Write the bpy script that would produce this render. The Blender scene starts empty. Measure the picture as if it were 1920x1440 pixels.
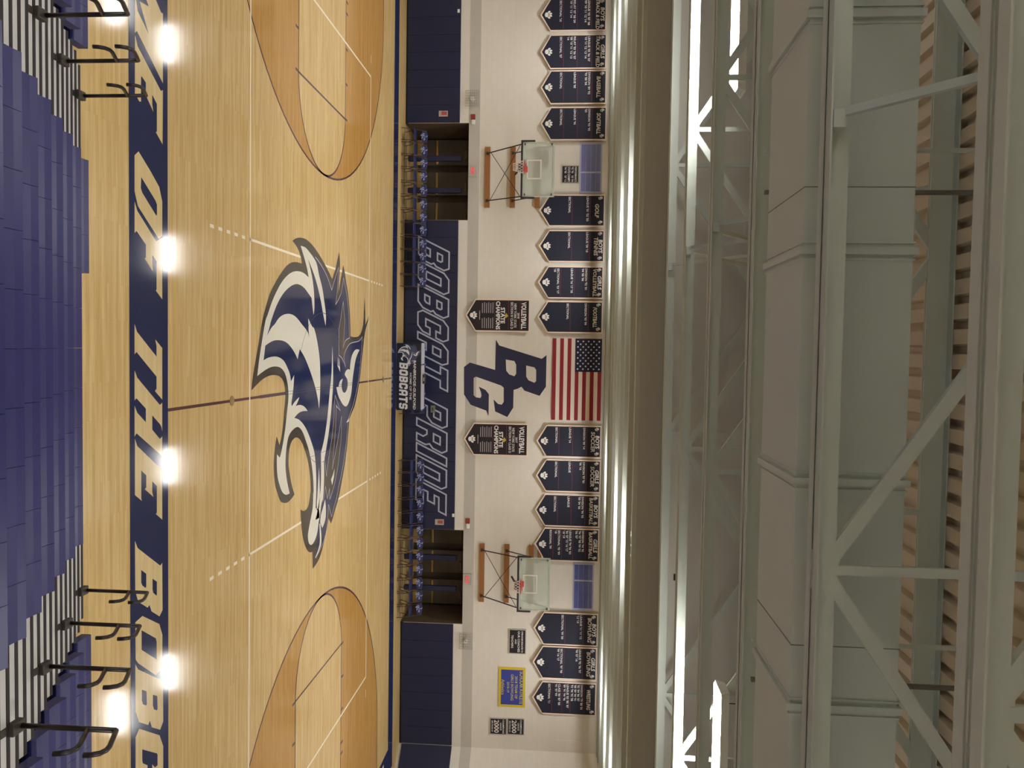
import bpy, bmesh, math, random
from mathutils import Vector, Matrix
random.seed(7)
sc = bpy.context.scene
COL = sc.collection

# ---------------------------------------------------------------- camera, world, exposure
# The photographer stands high in the near bleachers and holds the phone on its side.
cam_d = bpy.data.cameras.new('camera'); cam = bpy.data.objects.new('camera', cam_d); COL.objects.link(cam)
R_ = Vector((0.999055, -0.039214, 0.018728)); U_ = Vector((-0.015728, 0.075461, 0.997025)); F_ = Vector((0.040511, 0.996377, -0.074773))
cam.matrix_world = Matrix(((U_.x, -R_.x, -F_.x, -0.978), (U_.y, -R_.y, -F_.y, -19.5425), (U_.z, -R_.z, -F_.z, 6.1232), (0, 0, 0, 1)))
cam_d.sensor_width = 36; cam_d.lens = 28.685; cam_d.clip_end = 200; cam_d.clip_start = 0.02
sc.camera = cam
w = bpy.data.worlds.new('world'); sc.world = w; w.use_nodes = True
w.node_tree.nodes['Background'].inputs[0].default_value = (0.9, 0.95, 1, 1)
w.node_tree.nodes['Background'].inputs[1].default_value = 0.05
sc.view_settings.view_transform = 'Standard'; sc.view_settings.look = 'None'
sc.view_settings.gamma = 1; sc.view_settings.use_curve_mapping = False
sc.view_settings.exposure = 1.1
LAMP = 40.0          # strength of the LED lenses

# ---------------------------------------------------------------- materials
def srgb(r, g, b):
    f = lambda c: (c/255/12.92) if c/255 <= .04045 else ((c/255+.055)/1.055)**2.4
    return (f(r), f(g), f(b), 1)
MATS = {}
def mat(name, col, rough=.6, metal=0.0, spec=.5, noise=0.0, nscale=8.0, bump=0.0, coat=0.0, trans=0.0, stretch=(1, 1, 1), alpha=1.0):
    if name in MATS: return MATS[name]
    m = bpy.data.materials.new(name); m.use_nodes = True
    nt = m.node_tree; b = nt.nodes['Principled BSDF']
    b.inputs['Base Color'].default_value = col; b.inputs['Roughness'].default_value = rough
    b.inputs['Metallic'].default_value = metal; b.inputs['Specular IOR Level'].default_value = spec
    if coat: b.inputs['Coat Weight'].default_value = coat; b.inputs['Coat Roughness'].default_value = .1
    if trans: b.inputs['Transmission Weight'].default_value = trans
    if alpha < 1: b.inputs['Alpha'].default_value = alpha
    if noise or bump:
        tc = nt.nodes.new('ShaderNodeTexCoord'); mp = nt.nodes.new('ShaderNodeMapping'); mp.inputs['Scale'].default_value = stretch
        nz = nt.nodes.new('ShaderNodeTexNoise'); nz.inputs['Scale'].default_value = nscale; nz.inputs['Detail'].default_value = 5
        nt.links.new(tc.outputs['Object'], mp.inputs[0]); nt.links.new(mp.outputs[0], nz.inputs['Vector'])
        if noise:
            cr = nt.nodes.new('ShaderNodeMix'); cr.data_type = 'RGBA'
            cr.inputs[6].default_value = tuple(c*(1-noise) for c in col[:3])+(1,); cr.inputs[7].default_value = tuple(min(1, c*(1+noise)) for c in col[:3])+(1,)
            nt.links.new(nz.outputs[0], cr.inputs[0]); nt.links.new(cr.outputs[2], b.inputs['Base Color'])
        if bump:
            bp = nt.nodes.new('ShaderNodeBump'); bp.inputs['Strength'].default_value = bump; bp.inputs['Distance'].default_value = .01
            nt.links.new(nz.outputs[0], bp.inputs['Height']); nt.links.new(bp.outputs[0], b.inputs['Normal'])
    MATS[name] = m; return m
def emis(name, col, s):
    m = bpy.data.materials.new(name); m.use_nodes = True; nt = m.node_tree; nt.nodes.clear()
    e = nt.nodes.new('ShaderNodeEmission'); o = nt.nodes.new('ShaderNodeOutputMaterial')
    e.inputs[0].default_value = col; e.inputs[1].default_value = s; nt.links.new(e.outputs[0], o.inputs[0]); return m
FR = .1   # varnish roughness
def wood_floor(name, ca, cb, cc):
    """maple strips running along X, random board lengths and tints"""
    m = bpy.data.materials.new(name); m.use_nodes = True; nt = m.node_tree; N = nt.nodes; L = nt.links; b = N['Principled BSDF']
    tc = N.new('ShaderNodeTexCoord')
    br = N.new('ShaderNodeTexBrick'); br.offset = .37; br.offset_frequency = 3; br.squash = 1
    br.inputs['Scale'].default_value = 1; br.inputs['Brick Width'].default_value = 1.3; br.inputs['Row Height'].default_value = .057
    br.inputs['Mortar Size'].default_value = .0008; br.inputs['Mortar Smooth'].default_value = .3; br.inputs['Bias'].default_value = -.15
    br.inputs['Color1'].default_value = ca; br.inputs['Color2'].default_value = cb; br.inputs['Mortar'].default_value = tuple(c*.62 for c in cb[:3])+(1,)
    L.new(tc.outputs['Object'], br.inputs['Vector'])
    mp = N.new('ShaderNodeMapping'); mp.inputs['Scale'].default_value = (.35, 7, 1); L.new(tc.outputs['Object'], mp.inputs[0])
    nz = N.new('ShaderNodeTexNoise'); nz.inputs['Scale'].default_value = 1.6; nz.inputs['Detail'].default_value = 6; nz.inputs['Roughness'].default_value = .65; L.new(mp.outputs[0], nz.inputs['Vector'])
    rp = N.new('ShaderNodeMapRange'); rp.inputs[1].default_value = .42; rp.inputs[2].default_value = .72; rp.inputs[3].default_value = 0; rp.inputs[4].default_value = .75; L.new(nz.outputs[0], rp.inputs[0])
    mx = N.new('ShaderNodeMix'); mx.data_type = 'RGBA'; mx.inputs[7].default_value = cc; L.new(rp.outputs[0], mx.inputs[0]); L.new(br.outputs[0], mx.inputs[6])
    mp2 = N.new('ShaderNodeMapping'); mp2.inputs['Scale'].default_value = (2.5, 60, 1); L.new(tc.outputs['Object'], mp2.inputs[0])
    n2 = N.new('ShaderNodeTexNoise'); n2.inputs['Scale'].default_value = 1.0; n2.inputs['Detail'].default_value = 4; L.new(mp2.outputs[0], n2.inputs['Vector'])
    hs = N.new('ShaderNodeHueSaturation'); r2 = N.new('ShaderNodeMapRange'); r2.inputs[3].default_value = .9; r2.inputs[4].default_value = 1.1
    L.new(n2.outputs[0], r2.inputs[0]); L.new(r2.outputs[0], hs.inputs['Value']); L.new(mx.outputs[2], hs.inputs['Color']); L.new(hs.outputs[0], b.inputs['Base Color'])
    b.inputs['Roughness'].default_value = FR; b.inputs['Specular IOR Level'].default_value = .28
    bp = N.new('ShaderNodeBump'); bp.inputs['Strength'].default_value = .05; bp.inputs['Distance'].default_value = .002
    L.new(br.outputs['Fac'], bp.inputs['Height']); L.new(bp.outputs[0], b.inputs['Normal'])
    return m
def block_wall(name, col):
    m = bpy.data.materials.new(name); m.use_nodes = True; nt = m.node_tree; N = nt.nodes; L = nt.links; b = N['Principled BSDF']
    tc = N.new('ShaderNodeTexCoord'); mp = N.new('ShaderNodeMapping'); mp.inputs['Rotation'].default_value = (math.pi/2, 0, 0); L.new(tc.outputs['Object'], mp.inputs[0])
    br = N.new('ShaderNodeTexBrick'); br.inputs['Scale'].default_value = 1; br.inputs['Brick Width'].default_value = .4064; br.inputs['Row Height'].default_value = .2032
    br.inputs['Mortar Size'].default_value = .006; br.inputs['Color1'].default_value = col; br.inputs['Color2'].default_value = tuple(c*.97 for c in col[:3])+(1,)
    br.inputs['Mortar'].default_value = tuple(c*.93 for c in col[:3])+(1,); L.new(mp.outputs[0], br.inputs['Vector']); L.new(br.outputs[0], b.inputs['Base Color'])
    bp = N.new('ShaderNodeBump'); bp.inputs['Strength'].default_value = .15; bp.inputs['Distance'].default_value = .004; bp.invert = True
    L.new(br.outputs['Fac'], bp.inputs['Height']); L.new(bp.outputs[0], b.inputs['Normal']); b.inputs['Roughness'].default_value = .55
    return m
M_FLOOR = wood_floor('maple_floor', srgb(222, 194, 138), srgb(208, 177, 118), srgb(192, 152, 88))
M_STAIN = wood_floor('stained_maple', srgb(200, 156, 90), srgb(188, 144, 78), srgb(172, 122, 58))
M_WALL = block_wall('cream_block', srgb(224, 219, 209))
M_BAND = block_wall('grey_band_block', srgb(190, 186, 178))
def paint(name, col, r=FR): return mat(name, col, rough=r, spec=.4)
M_NAVYF = paint('navy_floor_paint', srgb(32, 44, 84)); M_GREYF = paint('charcoal_floor_paint', srgb(70, 64, 58))
M_CREAMF = paint('cream_floor_paint', srgb(228, 224, 208)); M_LINE = paint('thin_line_paint', srgb(200, 192, 198)); M_WHITEL = paint('white_line_paint', srgb(250, 240, 216))
M_BROWNL = paint('dark_line_paint', srgb(92, 62, 66)); M_GHOST = paint('ghost_line', srgb(78, 78, 104)); M_STRIPWOOD = wood_floor('strip_letter_maple', srgb(226, 204, 156), srgb(218, 194, 142), srgb(212, 184, 128))
M_PAD = mat('navy_vinyl', srgb(25, 32, 64), rough=.42, bump=.08, nscale=30)
M_SEAT = mat('blue_seat_plastic', srgb(44, 44, 98), rough=.42, noise=.12, nscale=5)
M_DKNAVY = mat('dark_understructure', srgb(22, 22, 34), rough=.7)
M_TREAD = mat('grey_tread', srgb(196, 192, 186), rough=.5, noise=.05); M_NOSE = mat('black_nosing', srgb(46, 38, 38), rough=.8)
M_BLACK = mat('black_metal', srgb(38, 28, 24), rough=.35); M_DARK = mat('dark_bronze', srgb(58, 50, 42), rough=.5)
M_JOIST = mat('joist_paint', srgb(212, 218, 208), rough=.6, spec=.3); M_DUCT = mat('duct_paint', srgb(214, 222, 214), rough=.45, noise=.04, nscale=2)
M_DECK = mat('deck_paint', srgb(228, 214, 190), rough=.6); M_BULK = mat('soffit_paint', srgb(224, 220, 208), rough=.6, noise=.03, nscale=2)
M_WHITE = mat('white_enamel', srgb(232, 232, 228), rough=.4); M_BOARDWOOD = mat('brown_wood', srgb(150, 100, 52), rough=.5, noise=.2, nscale=3, stretch=(1, 8, 8))
M_BANNER = mat('banner_navy', srgb(22, 26, 48), rough=.7); M_BANTRIM = mat('banner_trim', srgb(236, 214, 196), rough=.7); M_TXT = mat('white_lettering', srgb(232, 230, 228), rough=.6)
M_RED = mat('red_rule', srgb(120, 44, 70), rough=.6); M_BANBLK = mat('banner_black', srgb(26, 18, 26), rough=.7)
LENS = emis('led_lens', (1.0, .985, .96, 1), LAMP)

# ---------------------------------------------------------------- mesh helpers
class MB:
    def __init__(s): s.v = []; s.f = []; s.mi = []
    def add(s, vs, fs, mi=0):
        n = len(s.v); s.v += [tuple(v) for v in vs]; s.f += [tuple(i+n for i in f) for f in fs]; s.mi += [mi]*len(fs); return s
    def box(s, x0, x1, y0, y1, z0, z1, mi=0):
        return s.add([(x0, y0, z0), (x1, y0, z0), (x1, y1, z0), (x0, y1, z0), (x0, y0, z1), (x1, y0, z1), (x1, y1, z1), (x0, y1, z1)],
                     [(0, 3, 2, 1), (4, 5, 6, 7), (0, 1, 5, 4), (1, 2, 6, 5), (2, 3, 7, 6), (3, 0, 4, 7)], mi)
    def prism(s, pts, d0, d1, axis='x', mi=0):
        n = len(pts)
        P = {'x': lambda a, b, d: (d, a, b), 'y': lambda a, b, d: (a, d, b), 'z': lambda a, b, d: (a, b, d)}[axis]
        return s.add([P(a, b, d0) for a, b in pts]+[P(a, b, d1) for a, b in pts],
                     [tuple(range(n))[::-1], tuple(range(n, 2*n))]+[(i, (i+1) % n, n+(i+1) % n, n+i) for i in range(n)], mi)
    def bar(s, a, b, wd, ht, mi=0, up=(0, 0, 1)):
        a = Vector(a); b = Vector(b); d = (b-a).normalized(); u = Vector(up)
        if abs(d.dot(u)) > .98: u = Vector((0, 1, 0))
        r = d.cross(u).normalized(); t = r.cross(d)
        q = [r*sx*wd/2+t*sy*ht/2 for sx, sy in ((-1, -1), (1, -1), (1, 1), (-1, 1))]
        return s.add([a+k for k in q]+[b+k for k in q], [(3, 2, 1, 0), (4, 5, 6, 7), (0, 1, 5, 4), (1, 2, 6, 5), (2, 3, 7, 6), (3, 0, 4, 7)], mi)
    def tube(s, pts, r, n=10, closed=False, mi=0):
        pts = [Vector(p) for p in pts]; N = len(pts); rings = []; prev = None
        for i, p in enumerate(pts):
            a = pts[i-1] if (i > 0 or closed) else p; c = pts[(i+1) % N] if (i < N-1 or closed) else p
            d = (c-a).normalized()
            if prev is None: u = d.orthogonal().normalized()
            else: u = (prev-d*prev.dot(d)).normalized()
            prev = u; q = d.cross(u)
            rings.append([p+r*(math.cos(2*math.pi*k/n)*u+math.sin(2*math.pi*k/n)*q) for k in range(n)])
        fs = []
        for i in range(N if closed else N-1):
            j = (i+1) % N
            for k in range(n): fs.append((i*n+k, i*n+(k+1) % n, j*n+(k+1) % n, j*n+k))
        if not closed: fs += [tuple(range(n))[::-1], tuple((N-1)*n+k for k in range(n))]
        return s.add([v for rg in rings for v in rg], fs, mi)
    def obj(s, name, mats, parent=None, smooth=False, bevel=0):
        me = bpy.data.meshes.new(name); me.from_pydata(s.v, [], s.f)
        for m in (mats if isinstance(mats, (list, tuple)) else [mats]): me.materials.append(m)
        me.polygons.foreach_set('material_index', s.mi)
        bm = bmesh.new(); bm.from_mesh(me); bmesh.ops.recalc_face_normals(bm, faces=bm.faces); bm.to_mesh(me); bm.free()

        if smooth:
            for p in me.polygons: p.use_smooth = len(p.vertices) == 4
        me.update(); o = bpy.data.objects.new(name, me); COL.objects.link(o)
        if parent: o.parent = parent
        if bevel:
            md = o.modifiers.new('bevel', 'BEVEL'); md.width = bevel; md.segments = 2; md.limit_method = 'ANGLE'
        return o
def tag(o, label=None, cat=None, group=None, kind=None):
    if label: o['label'] = label
    if cat: o['category'] = cat
    if group: o['group'] = group
    if kind: o['kind'] = kind
    return o
def empty(name, loc, label, cat, group=None, rz=0):
    o = bpy.data.objects.new(name, None); COL.objects.link(o); o.location = loc; o.rotation_euler[2] = rz; o.empty_display_size = .1
    return tag(o, label, cat, group)
def copy_tree(o, parent=None):
    c = o.copy(); COL.objects.link(c); c.parent = parent
    for ch in [k for k in ALLCH.get(o, ())]: copy_tree(ch, c)
    return c
ALLCH = {}
def kids(root):
    for o in list(COL.objects):
        if o.parent: ALLCH.setdefault(o.parent, [])
    ALLCH.clear()
    for o in COL.objects:
        if o.parent: ALLCH.setdefault(o.parent, []).append(o)
def fill2d(loops):
    """fill closed loops (even-odd) through a 2D curve -> verts2d, faces"""
    cu = bpy.data.curves.new('t', 'CURVE'); cu.dimensions = '2D'; cu.fill_mode = 'BOTH'
    for lp in loops:
        s = cu.splines.new('POLY'); s.points.add(len(lp)-1); s.use_cyclic_u = True
        for i, p in enumerate(lp): s.points[i].co = (p[0], p[1], 0, 1)
    o = bpy.data.objects.new('t', cu); COL.objects.link(o)
    dg = bpy.context.evaluated_depsgraph_get(); me = bpy.data.meshes.new_from_object(o.evaluated_get(dg))
    vs = [(v.co.x, v.co.y) for v in me.vertices]; fs = [tuple(p.vertices) for p in me.polygons]
    bpy.data.objects.remove(o); bpy.data.curves.remove(cu); bpy.data.meshes.remove(me); return vs, fs
TC = {}
def text2d(s, size=1, bold=.0, shear=0, sx=1):
    """text -> verts2d, faces, width   (bundled font, origin bottom left)"""
    key = (s, bold)
    if key not in TC:
        cu = bpy.data.curves.new('t', 'FONT'); cu.body = s; cu.size = 1; cu.offset = bold; cu.resolution_u = 2
        o = bpy.data.objects.new('t', cu); COL.objects.link(o); dg = bpy.context.evaluated_depsgraph_get()
        me = bpy.data.meshes.new_from_object(o.evaluated_get(dg)); vs = [(v.co.x, v.co.y) for v in me.vertices]; fs = [tuple(p.vertices) for p in me.polygons]
        bpy.data.objects.remove(o); bpy.data.curves.remove(cu); bpy.data.meshes.remove(me)
        TC[key] = (vs, fs)
    vs, fs = TC[key]
    x0 = min([v[0] for v in vs] or [0]); x1 = max([v[0] for v in vs] or [0])
    return [((x-x0)*size*sx+y*size*shear, y*size) for x, y in vs], fs, (x1-x0)*size*sx
def ribbon(loop, w, closed=True):
    """mitred band of width w along a 2D path -> list of quads as loops"""
    n = len(loop); L = []; Rr = []
    P = [Vector((p[0], p[1])) for p in loop]
    for i in range(n):
        a = P[i-1] if (closed or i > 0) else None; b = P[(i+1) % n] if (closed or i < n-1) else None
        d1 = (P[i]-a).normalized() if a is not None and (P[i]-a).length > 1e-6 else None
        d2 = (b-P[i]).normalized() if b is not None and (b-P[i]).length > 1e-6 else None
        d1 = d1 or d2; d2 = d2 or d1
        n1 = Vector((-d1.y, d1.x)); n2 = Vector((-d2.y, d2.x)); m = (n1+n2)
        m = m.normalized() if m.length > 1e-4 else n1
        k = w/2/max(.35, m.dot(n1)); L.append(P[i]+m*k); Rr.append(P[i]-m*k)
    vs = [tuple(v) for v in L+Rr]; fs = [(i, (i+1) % n, n+(i+1) % n, n+i) for i in range(n if closed else n-1)]
    return vs, fs
def onfloor(mb, vf, z, mi=0): mb.add([(x, y, z) for x, y in vf[0]], vf[1], mi)
def onwall(mb, vf, y, ox=0, oz=0, mi=0): mb.add([(x+ox, y, z+oz) for x, z in vf[0]], vf[1], mi)
# ---------------------------------------------------------------- outlines of painted marks, in metres on the floor (X,Y) or wall (X,Z)
EMB_GREY = [[(-3.282,-2.172),(-3.313,-2.099),(-3.344,-2.023),(-3.371,-1.939),(-3.392,-1.855),(-3.409,-1.767),(-3.422,-1.677),(-3.434,-1.554),(-3.442,-1.432),(-3.442,-1.315),(-3.432,-1.181),(-3.415,-1.056),(-3.394,-0.938),(-3.363,-0.799),(-3.328,-0.668),(-3.289,-0.543),(-3.228,-0.366),(-3.164,-0.194),(-3.096,-0.025),(-3.032,0.123),(-2.965,0.268),(-2.897,0.411),(-2.84,0.526),(-2.781,0.639),(-2.721,0.751),(-2.992,1.034),(-3.468,1.349),(-3.382,1.386),(-3.295,1.416),(-3.206,1.434),(-3.125,1.433),(-3.043,1.42),(-2.961,1.404),(-2.878,1.389),(-2.796,1.372),(-2.714,1.356),(-2.606,1.337),(-2.499,1.32),(-2.391,1.304),(-2.538,1.385),(-2.686,1.466),(-2.835,1.548),(-2.948,1.609),(-3.062,1.67),(-3.176,1.731),(-3.115,1.786),(-3.053,1.839),(-2.99,1.887),(-2.918,1.934),(-2.845,1.977),(-2.771,2.021),(-2.687,2.079),(-2.603,2.138),(-2.517,2.19),(-2.401,2.243),(-2.284,2.289),(-2.166,2.331),(-2.047,2.373),(-1.928,2.411),(-1.808,2.44),(-1.642,2.464),(-1.475,2.478),(-1.308,2.488),(-1.299,2.633),(-1.292,2.781),(-1.292,2.933),(-1.299,3.082),(-1.312,3.23),(-1.334,3.358),(-1.375,3.482),(-1.424,3.574),(-1.474,3.646),(-1.545,3.726),(-1.618,3.784),(-1.691,3.826),(-1.783,3.86),(-1.874,3.878),(-1.965,3.893),(-2.134,3.923),(-2.304,3.949),(-2.474,3.975),(-2.372,3.998),(-2.269,4.02),(-2.166,4.038),(-2.005,4.06),(-1.843,4.077),(-1.681,4.093),(-1.963,4.514),(-1.905,4.464),(-1.847,4.413),(-1.789,4.362),(-1.667,4.242),(-1.546,4.123),(-1.425,4.024),(-1.307,3.964),(-1.19,3.924),(-1.072,3.884),(-0.93,3.825),(-0.788,3.766),(-0.647,3.71),(-0.518,3.665),(-0.391,3.623),(-0.264,3.574),(-0.112,3.502),(0.039,3.423),(0.187,3.332),(0.335,3.231),(0.481,3.12),(0.622,2.989),(0.681,2.911),(0.736,2.814),(0.79,2.717),(0.846,2.624),(0.9,2.531),(0.954,2.437),(1.014,2.427),(1.074,2.416),(1.134,2.402),(1.254,2.371),(1.373,2.337),(1.491,2.299),(1.632,2.253),(1.773,2.203),(1.911,2.147),(2.032,2.091),(2.151,2.03),(2.268,1.962),(2.389,1.885),(2.508,1.802),(2.626,1.718),(2.739,1.643),(2.851,1.567),(2.96,1.478),(3.044,1.387),(3.124,1.283),(3.204,1.182),(3.31,1.055),(3.415,0.931),(3.519,0.808),(3.334,0.576),(3.42,0.536),(3.504,0.493),(3.586,0.441),(3.692,0.359),(3.795,0.269),(3.895,0.173),(3.992,0.082),(4.085,-0.015),(4.167,-0.142),(4.223,-0.291),(4.266,-0.466),(4.302,-0.652),(3.874,-0.694),(3.869,-0.758),(3.86,-0.82),(3.844,-0.882),(3.812,-0.96),(3.776,-1.025),(3.74,-1.077),(3.664,-1.165),(3.589,-1.236),(3.517,-1.293),(3.421,-1.354),(3.328,-1.4),(3.237,-1.437),(3.138,-1.468),(3.041,-1.491),(2.945,-1.51),(2.863,-1.524),(2.782,-1.536),(2.701,-1.546),(2.728,-1.484),(2.752,-1.421),(2.77,-1.352),(2.779,-1.273),(2.779,-1.201),(2.772,-1.141),(2.752,-1.069),(2.726,-1.014),(2.694,-0.975),(2.615,-0.924),(2.531,-0.891),(2.447,-0.858),(2.428,-0.848),(2.408,-0.838),(2.388,-0.835),(2.292,-0.839),(2.196,-0.848),(2.099,-0.864),(2.022,-0.883),(1.945,-0.909),(1.867,-0.941),(1.777,-0.983),(1.687,-1.032),(1.597,-1.09),(1.504,-1.161),(1.411,-1.241),(1.32,-1.329),(1.254,-1.395),(1.189,-1.469),(1.126,-1.561),(1.086,-1.636),(1.05,-1.726),(1.025,-1.83),(1.019,-1.919),(1.026,-2.001),(1.041,-2.068),(1.073,-2.15),(1.11,-2.212),(1.152,-2.257),(1.214,-2.298),(1.28,-2.321),(1.346,-2.338),(1.412,-2.352),(1.479,-2.359),(1.547,-2.356),(1.612,-2.342),(1.678,-2.319),(1.745,-2.291),(1.834,-2.253),(1.924,-2.211),(2.015,-2.161),(2.101,-2.103),(2.189,-2.036),(2.277,-1.964),(2.3,-2.025),(2.321,-2.089),(2.339,-2.157),(2.354,-2.221),(2.367,-2.289),(2.374,-2.366),(2.375,-2.43),(2.37,-2.5),(2.358,-2.571),(2.336,-2.66),(2.309,-2.745),(2.278,-2.812),(2.221,-2.882),(2.165,-2.928),(2.108,-2.97),(2.044,-3.021),(1.98,-3.066),(1.917,-3.106),(1.867,-3.131),(1.817,-3.149),(1.768,-3.165),(1.711,-3.181),(1.653,-3.195),(1.596,-3.204),(1.526,-3.212),(1.456,-3.216),(1.387,-3.214),(1.31,-3.205),(1.234,-3.19),(1.158,-3.171),(1.062,-3.141),(0.967,-3.106),(0.871,-3.068),(1.078,-2.904),(1.027,-2.861),(0.975,-2.821),(0.922,-2.788),(0.841,-2.75),(0.759,-2.719),(0.676,-2.692),(0.583,-2.67),(0.49,-2.654),(0.397,-2.636),(0.35,-2.624),(0.304,-2.61),(0.257,-2.597),(0.196,-2.581),(0.136,-2.566),(0.074,-2.559),(0.002,-2.564),(-0.07,-2.577),(-0.142,-2.602),(-0.191,-2.63),(-0.241,-2.669),(-0.288,-2.724),(-0.319,-2.777),(-0.348,-2.844),(-0.371,-2.921),(-0.388,-3.005),(-0.4,-3.096),(-0.407,-3.188),(-0.409,-3.289),(-0.408,-3.388),(-0.401,-3.483),(-0.389,-3.596),(-0.372,-3.702),(-0.351,-3.802),(-0.322,-3.911),(-0.29,-4.012),(-0.257,-4.109),(-0.222,-4.211),(-0.185,-4.309),(-0.148,-4.405),(-0.213,-4.392),(-0.279,-4.377),(-0.344,-4.357),(-0.462,-4.313),(-0.58,-4.263),(-0.699,-4.212),(-0.836,-4.153),(-0.974,-4.092),(-1.113,-4.032),(-1.244,-3.978),(-1.376,-3.925),(-1.509,-3.864),(-1.59,-3.819),(-1.671,-3.767),(-1.752,-3.71),(-1.854,-3.636),(-1.957,-3.556),(-2.06,-3.463),(-2.15,-3.365),(-2.239,-3.254),(-2.329,-3.134),(-2.414,-3.016),(-2.5,-2.89),(-2.585,-2.752),(-2.646,-2.646),(-2.706,-2.529),(-2.762,-2.393),(-2.797,-2.279),(-2.826,-2.151),(-2.846,-2.017),(-2.858,-1.864),(-2.861,-1.711),(-2.859,-1.556),(-2.886,-1.561),(-2.913,-1.568),(-2.938,-1.58),(-2.975,-1.606),(-3.011,-1.636),(-3.046,-1.671),(-3.082,-1.711),(-3.116,-1.755),(-3.148,-1.805),(-3.176,-1.858),(-3.203,-1.917),(-3.228,-1.98),(-3.247,-2.04),(-3.265,-2.105)]]
EMB_NAVY = [[(-2.992,-1.097),(-3.116,-0.615),(-3.075,-0.465),(-3.031,-0.318),(-2.983,-0.18),(-2.912,-0.007),(-2.836,0.156),(-2.755,0.304),(-2.655,0.454),(-2.55,0.587),(-2.441,0.712),(-3.071,1.299),(-2.949,1.283),(-2.827,1.267),(-2.705,1.248),(-2.618,1.233),(-2.531,1.217),(-2.443,1.195),(-2.329,1.157),(-2.215,1.113),(-2.102,1.067),(-2.155,1.167),(-2.209,1.263),(-2.265,1.349),(-2.333,1.442),(-2.402,1.524),(-2.472,1.588),(-2.594,1.663),(-2.716,1.719),(-2.837,1.765),(-2.756,1.834),(-2.673,1.901),(-2.589,1.962),(-2.476,2.036),(-2.362,2.104),(-2.246,2.164),(-2.129,2.216),(-2.011,2.259),(-1.892,2.292),(-1.749,2.317),(-1.604,2.333),(-1.46,2.35),(-1.393,2.362),(-1.327,2.375),(-1.261,2.389),(-1.24,2.237),(-1.215,2.102),(-1.183,1.999),(-1.12,1.895),(-1.053,1.829),(-0.985,1.782),(-1.287,1.837),(-1.733,1.921),(-1.785,1.887),(-2.203,1.75),(-1.771,1.544),(-1.469,1.369),(-0.791,1.385),(-0.773,1.474),(-0.752,1.559),(-0.729,1.632),(-0.692,1.717),(-0.652,1.79),(-0.612,1.855),(-0.567,1.916),(-0.521,1.969),(-0.475,2.018),(-0.736,1.852),(-0.797,1.889),(-0.856,1.936),(-0.914,2.006),(-0.978,2.11),(-1.04,2.236),(-1.097,2.394),(-1.12,2.511),(-1.135,2.652),(-1.147,2.798),(-1.16,2.987),(-1.171,3.182),(-1.192,3.362),(-1.228,3.507),(-1.273,3.624),(-1.322,3.725),(-1.161,3.696),(-1.0,3.665),(-0.84,3.629),(-0.68,3.592),(-0.52,3.552),(-0.361,3.497),(-0.216,3.429),(-0.072,3.347),(0.07,3.257),(0.187,3.173),(0.302,3.081),(0.415,2.983),(0.493,2.911),(0.569,2.832),(0.644,2.747),(0.718,2.65),(0.79,2.546),(0.863,2.448),(0.913,2.39),(0.963,2.337),(1.014,2.286),(1.11,2.271),(1.206,2.252),(1.301,2.228),(1.449,2.184),(1.595,2.135),(1.739,2.077),(1.854,2.022),(1.966,1.959),(2.078,1.894),(2.189,1.827),(2.298,1.757),(2.406,1.681),(2.485,1.613),(2.562,1.539),(2.639,1.47),(2.74,1.4),(2.84,1.336),(2.939,1.265),(2.974,1.23),(3.007,1.188),(3.04,1.148),(3.142,1.041),(3.243,0.936),(3.344,0.833),(2.984,0.568),(3.054,0.551),(3.125,0.534),(3.195,0.516),(3.325,0.491),(3.456,0.464),(3.58,0.413),(3.683,0.339),(3.779,0.241),(3.865,0.118),(3.942,-0.038),(4.008,-0.216),(4.068,-0.403),(3.683,-0.308),(2.836,-0.728),(2.456,-0.434),(1.842,-0.446),(1.255,-0.806),(0.638,-1.703),(0.565,-2.139),(0.559,-2.39),(0.27,-2.394),(0.022,-2.189),(-0.42,-2.403),(-0.796,-3.041),(-0.714,-3.805),(-1.005,-3.721),(-1.258,-3.346),(-1.199,-3.634),(-1.596,-3.349),(-1.984,-2.978),(-2.353,-2.18),(-2.265,-1.014),(-2.664,-1.021)]]
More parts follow.
